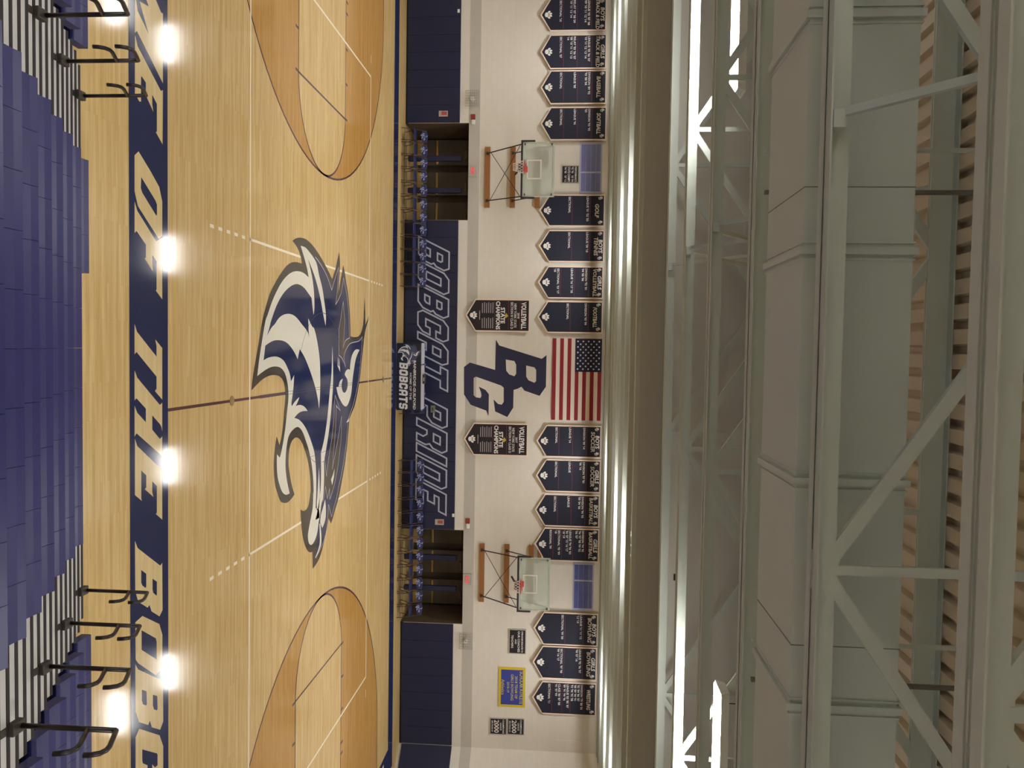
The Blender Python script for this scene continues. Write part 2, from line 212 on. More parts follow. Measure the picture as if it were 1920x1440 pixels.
EMB_CREAM = [[(-3.248,-1.652),(-3.253,-1.533),(-3.253,-1.418),(-3.247,-1.312),(-3.228,-1.209),(-3.202,-1.119),(-3.176,-1.03),(-3.153,-0.946),(-3.13,-0.864),(-3.104,-0.787),(-3.066,-0.685),(-3.025,-0.589),(-2.979,-0.512),(-2.899,-0.439),(-2.813,-0.387),(-2.729,-0.33),(-2.631,-0.241),(-2.532,-0.148),(-2.431,-0.064),(-2.329,-0.001),(-2.224,0.052),(-2.119,0.101),(-2.014,0.156),(-1.907,0.208),(-1.8,0.243),(-1.71,0.25),(-1.619,0.24),(-1.528,0.222),(-1.616,0.154),(-1.703,0.089),(-1.79,0.028),(-1.895,-0.037),(-1.999,-0.097),(-2.103,-0.162),(-2.195,-0.228),(-2.286,-0.299),(-2.375,-0.374),(-2.465,-0.455),(-2.552,-0.54),(-2.638,-0.631),(-2.704,-0.709),(-2.768,-0.793),(-2.831,-0.879),(-2.888,-0.959),(-2.943,-1.04),(-2.997,-1.121),(-2.939,-1.071),(-2.881,-1.022),(-2.822,-0.976),(-2.75,-0.923),(-2.678,-0.872),(-2.605,-0.827),(-2.531,-0.788),(-2.456,-0.754),(-2.38,-0.725),(-2.304,-0.702),(-2.227,-0.684),(-2.15,-0.671),(-2.072,-0.661),(-1.994,-0.654),(-1.916,-0.657),(-1.86,-0.669),(-1.804,-0.689),(-1.748,-0.713),(-1.802,-0.741),(-1.855,-0.767),(-1.908,-0.79),(-1.985,-0.818),(-2.061,-0.843),(-2.137,-0.867),(-2.168,-0.947),(-2.198,-1.027),(-2.228,-1.108),(-2.263,-1.199),(-2.298,-1.29),(-2.328,-1.389),(-2.348,-1.473),(-2.363,-1.564),(-2.374,-1.661),(-2.379,-1.746),(-2.38,-1.835),(-2.374,-1.924),(-2.359,-2.029),(-2.338,-2.128),(-2.314,-2.221),(-2.277,-2.339),(-2.237,-2.448),(-2.196,-2.548),(-2.149,-2.649),(-2.1,-2.741),(-2.05,-2.824),(-1.985,-2.921),(-1.92,-3.01),(-1.854,-3.091),(-1.792,-3.159),(-1.729,-3.219),(-1.667,-3.276),(-1.597,-3.339),(-1.527,-3.4),(-1.457,-3.457),(-1.453,-3.458),(-1.448,-3.457),(-1.444,-3.457),(-1.361,-3.515),(-1.28,-3.574),(-1.199,-3.634),(-1.231,-3.595),(-1.263,-3.554),(-1.295,-3.51),(-1.328,-3.459),(-1.361,-3.406),(-1.394,-3.347),(-1.411,-3.306),(-1.428,-3.26),(-1.445,-3.218),(-1.492,-3.138),(-1.539,-3.062),(-1.585,-2.973),(-1.615,-2.893),(-1.643,-2.801),(-1.666,-2.701),(-1.681,-2.612),(-1.691,-2.517),(-1.697,-2.42),(-1.699,-2.335),(-1.697,-2.251),(-1.69,-2.17),(-1.678,-2.079),(-1.663,-1.992),(-1.643,-1.913),(-1.601,-1.789),(-1.555,-1.673),(-1.508,-1.558),(-1.455,-1.413),(-1.399,-1.268),(-1.339,-1.14),(-1.296,-1.082),(-1.251,-1.045),(-1.203,-1.019),(-1.387,-1.07),(-1.654,-1.098),(-1.593,-1.009),(-1.531,-0.914),(-1.472,-0.806),(-1.462,-0.767),(-1.455,-0.718),(-1.444,-0.683),(-1.379,-0.61),(-1.312,-0.553),(-1.243,-0.504),(-1.139,-0.435),(-1.034,-0.374),(-0.927,-0.32),(-0.82,-0.275),(-0.713,-0.238),(-0.605,-0.21),(-0.47,-0.19),(-0.335,-0.18),(-0.2,-0.176),(-0.065,-0.176),(0.069,-0.181),(0.204,-0.194),(0.303,-0.212),(0.401,-0.237),(0.498,-0.266),(0.424,-0.288),(0.35,-0.314),(0.276,-0.348),(0.181,-0.402),(0.087,-0.463),(-0.006,-0.531),(-0.1,-0.61),(-0.192,-0.695),(-0.284,-0.785),(-0.376,-0.879),(-0.466,-0.977),(-0.555,-1.079),(-0.629,-1.168),(-0.702,-1.262),(-0.773,-1.363),(-0.832,-1.461),(-0.89,-1.566),(-0.946,-1.674),(-0.716,-1.812),(-0.762,-1.867),(-0.806,-1.925),(-0.85,-1.988),(-0.89,-2.055),(-0.929,-2.127),(-0.966,-2.202),(-0.996,-2.267),(-1.025,-2.336),(-1.051,-2.411),(-1.072,-2.487),(-1.091,-2.568),(-1.105,-2.654),(-1.116,-2.757),(-1.123,-2.863),(-1.126,-2.968),(-1.125,-3.071),(-1.12,-3.172),(-1.11,-3.27),(-1.097,-3.36),(-1.079,-3.444),(-1.06,-3.525),(-1.043,-3.593),(-1.024,-3.658),(-1.005,-3.721),(-0.714,-3.805),(-0.734,-3.727),(-0.751,-3.646),(-0.765,-3.559),(-0.776,-3.453),(-0.783,-3.343),(-0.786,-3.23),(-0.785,-3.14),(-0.779,-3.05),(-0.768,-2.964),(-0.749,-2.864),(-0.725,-2.771),(-0.696,-2.689),(-0.655,-2.61),(-0.611,-2.546),(-0.565,-2.486),(-0.517,-2.424),(-0.468,-2.367),(-0.418,-2.32),(-0.36,-2.28),(-0.301,-2.251),(-0.242,-2.226),(-0.374,-2.033),(-0.289,-2.043),(-0.204,-2.055),(-0.119,-2.072),(-0.047,-2.094),(0.025,-2.121),(0.097,-2.145),(0.163,-2.172),(0.23,-2.196),(0.299,-2.185),(0.3,-2.155),(0.274,-2.107),(0.248,-2.058),(0.227,-2.002),(0.206,-1.946),(0.185,-1.886),(0.166,-1.823),(0.147,-1.757),(0.129,-1.689),(0.161,-1.714),(0.192,-1.742),(0.221,-1.776),(0.254,-1.822),(0.285,-1.874),(0.316,-1.928),(0.31,-1.827),(0.308,-1.724),(0.313,-1.619),(0.326,-1.522),(0.345,-1.429),(0.369,-1.345),(0.405,-1.255),(0.444,-1.179),(0.486,-1.109),(0.476,-1.236),(0.469,-1.36),(0.466,-1.481),(0.47,-1.578),(0.478,-1.668),(0.492,-1.75),(0.516,-1.846),(0.545,-1.931),(0.575,-2.011),(0.592,-1.903),(0.612,-1.799),(0.638,-1.703),(0.681,-1.586),(0.728,-1.48),(0.778,-1.384),(0.842,-1.279),(0.907,-1.185),(0.974,-1.1),(1.067,-0.994),(1.16,-0.897),(1.255,-0.806),(1.337,-0.73),(1.419,-0.659),(1.501,-0.603),(1.602,-0.556),(1.703,-0.523),(1.803,-0.497),(1.924,-0.471),(2.045,-0.453),(2.165,-0.439),(2.273,-0.434),(2.381,-0.434),(2.489,-0.433),(2.5,-0.433),(2.51,-0.432),(2.521,-0.433),(2.637,-0.447),(2.753,-0.462),(2.868,-0.477),(2.951,-0.218),(3.158,-0.162),(3.196,-0.189),(3.235,-0.215),(3.274,-0.238),(3.349,-0.269),(3.425,-0.296),(3.497,-0.337),(3.548,-0.384),(3.594,-0.443),(3.636,-0.513),(3.66,-0.568),(3.681,-0.633),(3.693,-0.713),(3.693,-0.757),(3.685,-0.811),(3.669,-0.861),(3.638,-0.918),(3.605,-0.958),(3.574,-0.984),(3.52,-1.014),(3.469,-1.031),(3.42,-1.034),(3.36,-1.022),(3.303,-0.996),(3.247,-0.965),(3.172,-0.921),(3.098,-0.872),(3.024,-0.823),(2.959,-0.779),(2.893,-0.735),(2.825,-0.704),(2.712,-0.682),(2.596,-0.672),(2.482,-0.66),(2.462,-0.652),(2.442,-0.641),(2.422,-0.636),(2.297,-0.648),(2.172,-0.666),(2.046,-0.693),(1.935,-0.727),(1.823,-0.771),(1.711,-0.822),(1.614,-0.873),(1.518,-0.931),(1.421,-0.997),(1.329,-1.071),(1.237,-1.153),(1.145,-1.239),(1.07,-1.308),(0.995,-1.382),(0.922,-1.474),(0.877,-1.547),(0.834,-1.637),(0.799,-1.745),(0.79,-1.82),(0.793,-1.895),(0.801,-1.964),(0.818,-2.06),(0.839,-2.145),(0.864,-2.219),(0.894,-2.287),(0.928,-2.342),(0.964,-2.384),(1.026,-2.429),(1.09,-2.46),(1.155,-2.485),(1.228,-2.51),(1.302,-2.53),(1.378,-2.543),(1.458,-2.549),(1.54,-2.549),(1.622,-2.54),(1.712,-2.52),(1.803,-2.491),(1.895,-2.455),(1.995,-2.405),(2.096,-2.347),(2.199,-2.285),(2.201,-2.367),(2.198,-2.449),(2.185,-2.533),(2.159,-2.613),(2.127,-2.681),(2.092,-2.735),(2.036,-2.801),(1.98,-2.851),(1.924,-2.894),(1.86,-2.942),(1.798,-2.983),(1.736,-3.012),(1.649,-3.038),(1.563,-3.053),(1.478,-3.061),(1.401,-3.064),(1.324,-3.062),(1.248,-3.056),(1.339,-2.893),(1.282,-2.848),(1.224,-2.805),(1.165,-2.766),(1.089,-2.723),(1.013,-2.685),(0.936,-2.649),(0.854,-2.614),(0.772,-2.581),(0.689,-2.552),(0.596,-2.524),(0.502,-2.499),(0.409,-2.474),(0.324,-2.446),(0.24,-2.416),(0.155,-2.395),(0.084,-2.388),(0.011,-2.389),(-0.061,-2.398),(-0.119,-2.412),(-0.178,-2.433),(-0.236,-2.462),(-0.3,-2.499),(-0.364,-2.543),(-0.426,-2.606),(-0.469,-2.669),(-0.51,-2.749),(-0.544,-2.845),(-0.564,-2.94),(-0.575,-3.046),(-0.581,-3.152),(-0.582,-3.254),(-0.578,-3.353),(-0.569,-3.448),(-0.552,-3.561),(-0.532,-3.667),(-0.509,-3.769),(-0.478,-3.893),(-0.446,-4.012),(-0.414,-4.127),(-0.495,-4.108),(-0.577,-4.087),(-0.659,-4.062),(-0.788,-4.016),(-0.919,-3.965),(-1.049,-3.912),(-1.204,-3.849),(-1.359,-3.784),(-1.515,-3.708),(-1.552,-3.679),(-1.588,-3.64),(-1.625,-3.603),(-1.709,-3.533),(-1.793,-3.464),(-1.877,-3.389),(-1.955,-3.31),(-2.033,-3.225),(-2.111,-3.131),(-2.194,-3.027),(-2.277,-2.915),(-2.359,-2.788),(-2.418,-2.682),(-2.476,-2.563),(-2.531,-2.431),(-2.567,-2.33),(-2.6,-2.219),(-2.628,-2.099),(-2.647,-1.988),(-2.66,-1.871),(-2.669,-1.754),(-2.672,-1.646),(-2.669,-1.54),(-2.662,-1.44),(-2.644,-1.317),(-2.622,-1.202),(-2.596,-1.091),(-2.664,-1.127),(-2.732,-1.166),(-2.798,-1.212),(-2.868,-1.27),(-2.936,-1.334),(-3.003,-1.4),(-3.048,-1.445),(-3.092,-1.492),(-3.136,-1.538),(-3.174,-1.577),(-3.211,-1.615)],[(1.92,-0.238),(2.042,-0.216),(2.165,-0.195),(2.287,-0.179),(2.409,-0.167),(2.53,-0.159),(2.65,-0.161),(2.757,-0.176),(2.862,-0.2),(2.965,-0.228),(2.958,-0.302),(2.949,-0.359),(2.935,-0.384),(2.798,-0.393),(2.668,-0.367),(2.537,-0.34),(2.474,-0.33),(2.411,-0.319),(2.348,-0.308),(2.205,-0.284),(2.063,-0.261)],[(-1.048,0.79),(-0.867,0.823),(-0.686,0.851),(-0.505,0.871),(-0.334,0.881),(-0.164,0.882),(0.006,0.872),(0.164,0.846),(0.321,0.809),(0.477,0.767),(0.644,0.723),(0.81,0.675),(0.974,0.619),(1.115,0.56),(1.254,0.493),(1.392,0.421),(1.513,0.354),(1.632,0.283),(1.75,0.21),(1.843,0.157),(1.983,0.173),(2.123,0.183),(2.262,0.182),(2.426,0.17),(2.589,0.147),(2.748,0.106),(2.781,0.075),(2.81,0.027),(2.842,-0.01),(2.947,-0.066),(3.053,-0.112),(3.16,-0.151),(3.16,-0.471),(2.919,-0.297),(2.829,-0.254),(2.739,-0.213),(2.648,-0.172),(2.588,-0.143),(2.527,-0.115),(2.465,-0.097),(2.331,-0.079),(2.195,-0.071),(2.059,-0.068),(1.9,-0.07),(1.74,-0.078),(1.581,-0.088),(1.502,-0.014),(1.423,0.056),(1.342,0.12),(1.239,0.188),(1.135,0.249),(1.029,0.303),(0.895,0.362),(0.761,0.413),(0.624,0.46),(0.471,0.506),(0.317,0.548),(0.162,0.59),(-0.003,0.643),(-0.17,0.697),(-0.338,0.737),(-0.574,0.767),(-0.811,0.782)],[(2.794,0.27),(2.889,0.305),(2.984,0.333),(3.077,0.347),(3.162,0.348),(3.243,0.335),(3.319,0.297),(3.375,0.236),(3.424,0.152),(3.468,0.056),(3.299,-0.117),(3.235,-0.106),(3.173,-0.088),(3.114,-0.057),(3.058,-0.004),(3.005,0.062),(2.951,0.126),(2.899,0.176),(2.847,0.224)],[(3.301,-0.185),(3.337,-0.095),(3.478,-0.053),(3.617,-0.019),(3.754,-0.002),(3.809,-0.006),(3.86,-0.027),(3.904,-0.068),(3.975,-0.179),(4.039,-0.307),(4.098,-0.444),(4.065,-0.48),(3.995,-0.354),(3.919,-0.241),(3.833,-0.159),(3.747,-0.13),(3.653,-0.134),(3.557,-0.143),(3.473,-0.152),(3.387,-0.167)],[(2.139,1.067),(2.357,1.014),(2.539,0.861),(2.37,0.764),(2.274,0.924)],[(1.04,2.123),(0.931,2.383),(1.023,2.386)],[(-0.775,1.295),(-0.515,1.272),(-0.353,1.518),(-0.511,1.484),(-0.669,1.419),(-0.739,1.356),(-0.6,1.39),(-0.494,1.454),(-0.531,1.343)],[(-0.935,3.443),(-0.898,3.366),(-0.86,3.293),(-0.822,3.229),(-0.766,3.15),(-0.71,3.079),(-0.653,3.022),(-0.561,2.956),(-0.468,2.905),(-0.376,2.855),(-0.315,2.82),(-0.253,2.787),(-0.192,2.757),(-0.131,2.734),(-0.07,2.714),(-0.009,2.694),(0.083,2.668),(0.174,2.643),(0.264,2.6),(0.342,2.541),(0.418,2.466),(0.49,2.371),(0.531,2.309),(0.568,2.228),(0.592,2.111),(0.589,2.024),(0.571,1.931),(0.548,1.854),(0.496,1.731),(0.441,1.629),(0.386,1.537),(0.336,1.454),(0.285,1.381),(0.234,1.32),(0.168,1.261),(0.102,1.216),(0.036,1.177),(0.028,1.375),(-0.026,1.407),(-0.077,1.452),(-0.124,1.524),(-0.143,1.587),(-0.156,1.673),(-0.165,1.772),(-0.121,1.726),(-0.077,1.687),(-0.031,1.663),(0.01,1.655),(0.052,1.662),(0.094,1.685),(0.133,1.717),(0.171,1.765),(0.205,1.845),(0.213,1.907),(0.21,1.979),(0.2,2.036),(0.17,2.109),(0.135,2.159),(0.099,2.196),(0.058,2.223),(0.016,2.236),(-0.026,2.238),(-0.063,2.234),(-0.1,2.219),(-0.137,2.189),(-0.167,2.144),(-0.195,2.084),(-0.223,2.025),(-0.239,1.996),(-0.255,1.968),(-0.271,1.94),(-0.305,1.965),(-0.337,1.999),(-0.366,2.053),(-0.386,2.114),(-0.402,2.191),(-0.41,2.28),(-0.408,2.338),(-0.398,2.393),(-0.385,2.447),(-0.446,2.455),(-0.507,2.468),(-0.567,2.489),(-0.628,2.517),(-0.689,2.554),(-0.75,2.605),(-0.794,2.657),(-0.837,2.723),(-0.878,2.806),(-0.908,2.881),(-0.935,2.971),(-0.953,3.083),(-0.957,3.199),(-0.949,3.32)]]
EMB_MOUTH = [[(0.498,1.088),(0.919,0.962),(1.366,0.799),(1.782,0.586),(2.209,0.384),(1.9,0.213),(2.095,0.179),(2.503,0.133),(2.771,0.053),(2.737,0.23),(2.491,0.307),(2.805,0.469),(2.598,0.644),(2.852,0.684),(2.57,1.048),(2.18,1.349),(1.76,1.51),(1.332,1.635),(1.067,1.653),(1.235,1.558),(1.555,1.262),(2.119,0.862),(1.698,0.998),(1.104,1.102),(0.503,1.165),(0.277,1.141),(0.256,1.082)]]
EMB_LINES = [[(-3.116,-0.615),(-3.075,-0.465),(-3.031,-0.318),(-2.983,-0.18),(-2.912,-0.007),(-2.836,0.156),(-2.755,0.304),(-2.655,0.454),(-2.55,0.587),(-2.441,0.712),(-3.071,1.299),(-2.949,1.283),(-2.827,1.267),(-2.705,1.248),(-2.618,1.233),(-2.531,1.217),(-2.443,1.195),(-2.329,1.157),(-2.215,1.113),(-2.102,1.067),(-2.155,1.167),(-2.209,1.263),(-2.265,1.349),(-2.333,1.442),(-2.402,1.524),(-2.472,1.588),(-2.594,1.663),(-2.716,1.719),(-2.837,1.765),(-2.756,1.834),(-2.673,1.901),(-2.589,1.962),(-2.476,2.036),(-2.362,2.104),(-2.246,2.164),(-2.129,2.216),(-2.011,2.259),(-1.892,2.292),(-1.749,2.317),(-1.604,2.333),(-1.46,2.35),(-1.393,2.362),(-1.327,2.375),(-1.261,2.389),(-1.24,2.237),(-1.215,2.102),(-1.183,1.999),(-1.12,1.895),(-1.053,1.829),(-0.985,1.782),(-1.287,1.837),(-1.733,1.921),(-1.785,1.887),(-2.203,1.75),(-1.771,1.544),(-1.469,1.369),(-0.791,1.385),(-0.773,1.474),(-0.752,1.559),(-0.729,1.632),(-0.692,1.717),(-0.652,1.79),(-0.612,1.855),(-0.567,1.916),(-0.521,1.969),(-0.475,2.018),(-0.736,1.852),(-0.797,1.889),(-0.856,1.936),(-0.914,2.006),(-0.978,2.11),(-1.04,2.236),(-1.097,2.394),(-1.12,2.511),(-1.135,2.652),(-1.147,2.798),(-1.16,2.987),(-1.171,3.182),(-1.192,3.362),(-1.228,3.507),(-1.273,3.624),(-1.322,3.725),(-1.161,3.696),(-1.0,3.665),(-0.84,3.629),(-0.68,3.592),(-0.52,3.552),(-0.361,3.497),(-0.216,3.429),(-0.072,3.347),(0.07,3.257),(0.187,3.173),(0.302,3.081),(0.415,2.983),(0.493,2.911),(0.569,2.832),(0.644,2.747),(0.718,2.65),(0.79,2.546),(0.863,2.448),(0.913,2.39),(0.963,2.337),(1.014,2.286),(1.11,2.271),(1.206,2.252),(1.301,2.228),(1.449,2.184),(1.595,2.135),(1.739,2.077),(1.854,2.022),(1.966,1.959),(2.078,1.894),(2.189,1.827),(2.298,1.757),(2.406,1.681),(2.485,1.613),(2.562,1.539),(2.639,1.47),(2.74,1.4),(2.84,1.336),(2.939,1.265),(2.974,1.23),(3.007,1.188),(3.04,1.148),(3.142,1.041),(3.243,0.936),(3.344,0.833),(2.984,0.568),(3.054,0.551),(3.125,0.534),(3.195,0.516),(3.325,0.491),(3.456,0.464),(3.58,0.413),(3.683,0.339),(3.779,0.241),(3.865,0.118),(3.942,-0.038),(4.008,-0.216),(4.068,-0.403)],[(0.222,1.081),(0.492,0.999),(0.635,0.991),(0.777,0.977),(0.918,0.951),(1.069,0.906),(1.217,0.85),(1.364,0.787),(1.504,0.717),(1.642,0.641),(1.78,0.569),(1.929,0.503),(2.078,0.442),(2.226,0.384),(1.73,0.182)],[(0.239,1.081),(0.669,1.544),(0.543,1.237),(0.505,1.189),(0.706,1.177),(0.907,1.159),(1.107,1.132),(1.276,1.093),(1.444,1.044),(1.611,0.996),(1.784,0.951),(1.956,0.907),(2.127,0.863),(1.94,0.999),(1.749,1.134),(1.555,1.262),(1.32,1.404),(1.081,1.539),(0.838,1.672),(1.004,1.679),(1.17,1.677),(1.334,1.66),(1.49,1.623),(1.644,1.569),(1.796,1.511),(1.925,1.46),(2.053,1.404),(2.178,1.337),(2.312,1.253),(2.444,1.158),(2.57,1.048),(2.674,0.936),(2.772,0.81),(2.868,0.679),(2.587,0.633),(2.813,0.469),(2.482,0.307),(2.817,0.124)]]
STRIP_LETTERS = [[[(-5.781,-8.526),(-5.278,-8.529),(-5.326,-8.477),(-4.842,-7.761),(-5.859,-7.757),(-5.848,-7.806),(-6.003,-8.005)]],[[(-5.25,-8.52),(-5.127,-8.46),(-4.712,-7.819),(-4.745,-7.761),(-3.948,-7.773),(-4.073,-7.966),(-4.095,-7.937),(-4.489,-7.936),(-4.582,-8.067),(-4.44,-8.068),(-4.345,-8.035),(-4.518,-8.242),(-4.696,-8.241),(-4.744,-8.348),(-4.737,-8.371),(-4.39,-8.373),(-4.38,-8.421),(-4.456,-8.533),(-5.219,-8.529)]],[[(-2.971,-8.55),(-2.854,-8.481),(-2.497,-7.962),(-2.58,-7.788),(-1.663,-7.791),(-1.778,-7.975),(-1.799,-7.955),(-2.207,-7.954),(-2.285,-8.077),(-2.175,-8.077),(-2.046,-8.059),(-2.209,-8.28),(-2.231,-8.253),(-2.411,-8.252),(-2.569,-8.5),(-2.533,-8.553)]],[[(-1.275,-8.56),(-1.165,-8.499),(-0.811,-7.959),(-0.968,-7.959),(-1.065,-7.997),(-0.939,-7.793),(-0.168,-7.795),(-0.308,-8.009),(-0.34,-7.961),(-0.517,-7.96),(-0.88,-8.51),(-0.847,-8.562)]],[[(-0.624,-8.563),(-0.519,-8.494),(-0.092,-7.865),(-0.123,-7.796),(0.307,-7.797),(0.234,-7.826),(0.191,-7.866),(0.044,-8.087),(0.254,-8.087),(0.415,-7.866),(0.382,-7.797),(0.708,-7.798),(0.664,-7.828),(0.265,-8.516),(0.307,-8.569),(-0.129,-8.566),(-0.025,-8.497),(0.132,-8.264),(-0.065,-8.263),(-0.229,-8.513),(-0.203,-8.566)]],[[(0.336,-8.56),(0.446,-8.499),(0.874,-7.829),(0.858,-7.799),(1.638,-7.801),(1.516,-7.987),(1.501,-7.958),(1.104,-7.957),(1.013,-8.091),(1.17,-8.091),(1.25,-8.057),(1.096,-8.296),(1.073,-8.259),(0.899,-8.258),(0.807,-8.394),(1.213,-8.396),(1.25,-8.379),(1.131,-8.565)]],[[(-3.684,-8.442),(-3.604,-8.547),(-3.108,-8.549),(-2.922,-8.464),(-2.537,-7.885),(-2.6,-7.787),(-3.11,-7.786),(-3.303,-7.873),(-3.485,-8.128)],[(-3.343,-8.373),(-3.187,-8.386),(-3.129,-8.348),(-2.87,-7.961),(-2.888,-7.94),(-3.034,-7.939),(-3.084,-7.979)]],[[(1.779,-8.568),(1.9,-8.498),(2.32,-7.863),(2.291,-7.804),(3.015,-7.796),(3.082,-7.886),(2.932,-8.118),(2.82,-8.174),(2.842,-8.23),(2.675,-8.485),(2.502,-8.563)],[(2.241,-8.402),(2.332,-8.265),(2.522,-8.266),(2.536,-8.284),(2.471,-8.376),(2.424,-8.403)],[(2.455,-8.087),(2.535,-7.962),(2.73,-7.963),(2.739,-7.982),(2.669,-8.069),(2.613,-8.088)]],[[(2.918,-8.372),(2.945,-8.563),(3.484,-8.557),(3.559,-8.495),(3.933,-8.0),(3.907,-7.805),(3.39,-7.803),(3.196,-7.893)],[(3.117,-8.397),(3.375,-7.998),(3.438,-7.972),(3.707,-7.973),(3.402,-8.398)]],[[(3.544,-8.566),(3.649,-8.496),(4.07,-7.843),(4.05,-7.789),(4.733,-7.781),(4.82,-7.872),(4.67,-8.115),(4.539,-8.172),(4.587,-8.219),(4.424,-8.476),(4.229,-8.564)],[(3.987,-8.392),(4.066,-8.264),(4.258,-8.255),(4.274,-8.274),(4.214,-8.366),(4.148,-8.393)],[(4.192,-8.085),(4.266,-7.959),(4.473,-7.95),(4.475,-7.979),(4.425,-8.057),(4.352,-8.085)]],[[(4.525,-8.468),(4.605,-8.566),(5.301,-8.57),(5.525,-8.482),(5.697,-8.243),(5.179,-8.241),(5.083,-8.37),(5.034,-8.388),(4.867,-8.388),(5.134,-7.972),(5.164,-7.952),(5.327,-7.953),(5.318,-8.031),(5.232,-8.108),(5.792,-8.11),(5.944,-7.876),(5.891,-7.785),(5.115,-7.783),(4.897,-7.892)]]]
STRIP_GAPS = [[(-5.788,-8.509),(-5.61,-8.458),(-5.404,-8.165),(-5.76,-8.405),(-5.791,-8.163),(-5.893,-8.262)]]
MONO = [[(-1.374,3.342),(-1.165,3.467),(-0.714,4.992),(-0.848,5.159),(0.275,5.157),(0.607,4.936),(0.432,4.393),(0.291,4.285),(0.368,4.149),(0.413,4.006),(1.05,4.0),(1.389,3.793),(1.196,3.353),(0.772,3.294),(0.928,3.456),(0.952,3.589),(0.844,3.657),(0.34,3.649),(0.263,3.552),(-0.039,2.642),(0.016,2.563),(0.627,2.571),(0.705,2.652),(0.728,2.813),(0.648,2.855),(0.515,2.837),(0.32,2.754),(0.433,2.996),(0.589,3.121),(1.361,3.116),(1.176,3.033),(0.975,2.469),(0.607,2.223),(-0.376,2.21),(-0.539,2.421),(-0.29,3.331)],[(-0.666,3.708),(-0.619,4.016),(-0.488,4.082),(-0.171,4.087),(-0.074,4.025),(-0.14,3.838),(-0.27,3.73)],[(-0.467,4.442),(-0.404,4.734),(-0.315,4.799),(0.081,4.805),(0.145,4.743),(0.059,4.53),(-0.071,4.449)]]
WY = 9.5            # far wall plane
# ================================================================ SHELL
def struct(o, label=None): o['kind'] = 'structure'; return o
mb = MB(); mb.box(-17, 17, -21.5, 12, -.15, 0); floor = struct(mb.obj('floor', M_FLOOR))
# --- floor markings (paint, parts of the floor)
def mark(name, vfs, z, m, label=None):
    k = MB()
    for vf in vfs: onfloor(k, vf, z)
    o = k.obj(name, m, floor)
    if label: o['label'] = label
    return o
def rect(x0, x1, y0, y1): return ([(x0, y0), (x1, y0), (x1, y1), (x0, y1)], [(0, 1, 2, 3)])
def arc(cx, cy, r, a0, a1, n=48): return [(cx+r*math.cos(a0+(a1-a0)*i/n), cy+r*math.sin(a0+(a1-a0)*i/n)) for i in range(n+1)]
stain = []; key = []; dark = []
for s in (-1, 1):
    bx = 12.8*s; hx = 11.2*s
    A = arc(0, 0, 6.02, -math.pi/2, math.pi/2)
    pts = [(bx, -6.02)]+[(hx-s*x, y) for x, y in A]+[(bx, 6.02)]
    stain.append(([(p[0], p[1]) for p in pts], [tuple(range(len(pts)))]))
    A2 = arc(0, 0, 1.83, -math.pi/2, math.pi/2, 32)
    kp = [(bx, -1.83)]+[(7.01*s-s*x, y) for x, y in A2]+[(bx, 1.83)]
    key.append((kp, [tuple(range(len(kp)))]))
    dark.append(ribbon(pts, .05, False)); dark.append(ribbon(kp, .05, False)); dark.append(rect(7.01*s-.025, 7.01*s+.025, -1.83, 1.83))
    for hm in (1.83+.0, 2.13, 3.05, 3.96, 4.88):
        for t in (-1, 1): dark.append(rect(bx-s*(hm+.9)-.03, bx-s*(hm+.9)+.03, t*1.85 if t > 0 else -2.03, t*1.85+.18 if t > 0 else -1.85))
mark('three_point_area', stain, .0006, M_STAIN, 'brown stained wood inside the three point arc'); mark('free_throw_lane', key, .0012, M_FLOOR)
dark.append(rect(-.025, .025, -7.62, 7.62)); mark('basketball_line', dark, .0018, M_BROWNL)
wl = [rect(-9, 9, 4.46, 4.51), rect(-9, 9, -4.51, -4.46), rect(-9.02, -8.97, -4.5, 4.5), rect(8.97, 9.02, -4.5, 4.5)]
for s in (-1, 1):
    wl.append(rect(3*s-.025, 3*s+.025, -4.5, 4.5))
    for k in range(5):
        for t in (-1, 1): y = t*(4.72+.33*k); wl.append(rect(3*s-.03, 3*s+.03, min(y, y+t*.15), max(y, y+t*.15)))
for s in (-1, 1): wl.append(rect(9.5*s-.12, 9.5*s+.12, 4.47, 4.5))
mark('volleyball_line', wl, .0024, M_WHITEL)
bd = [rect(-13.7, 13.7, -8.69, -7.62), rect(-13.7, 13.7, 7.62, 8.62), rect(12.8, 13.9, -7.62, 7.62), rect(-13.9, -12.8, -7.62, 7.62)]
bd[1] = rect(-13.7, 13.7, 7.62, 8.3)
mark('painted_border', bd, .003, M_NAVYF, 'navy painted border around the court')
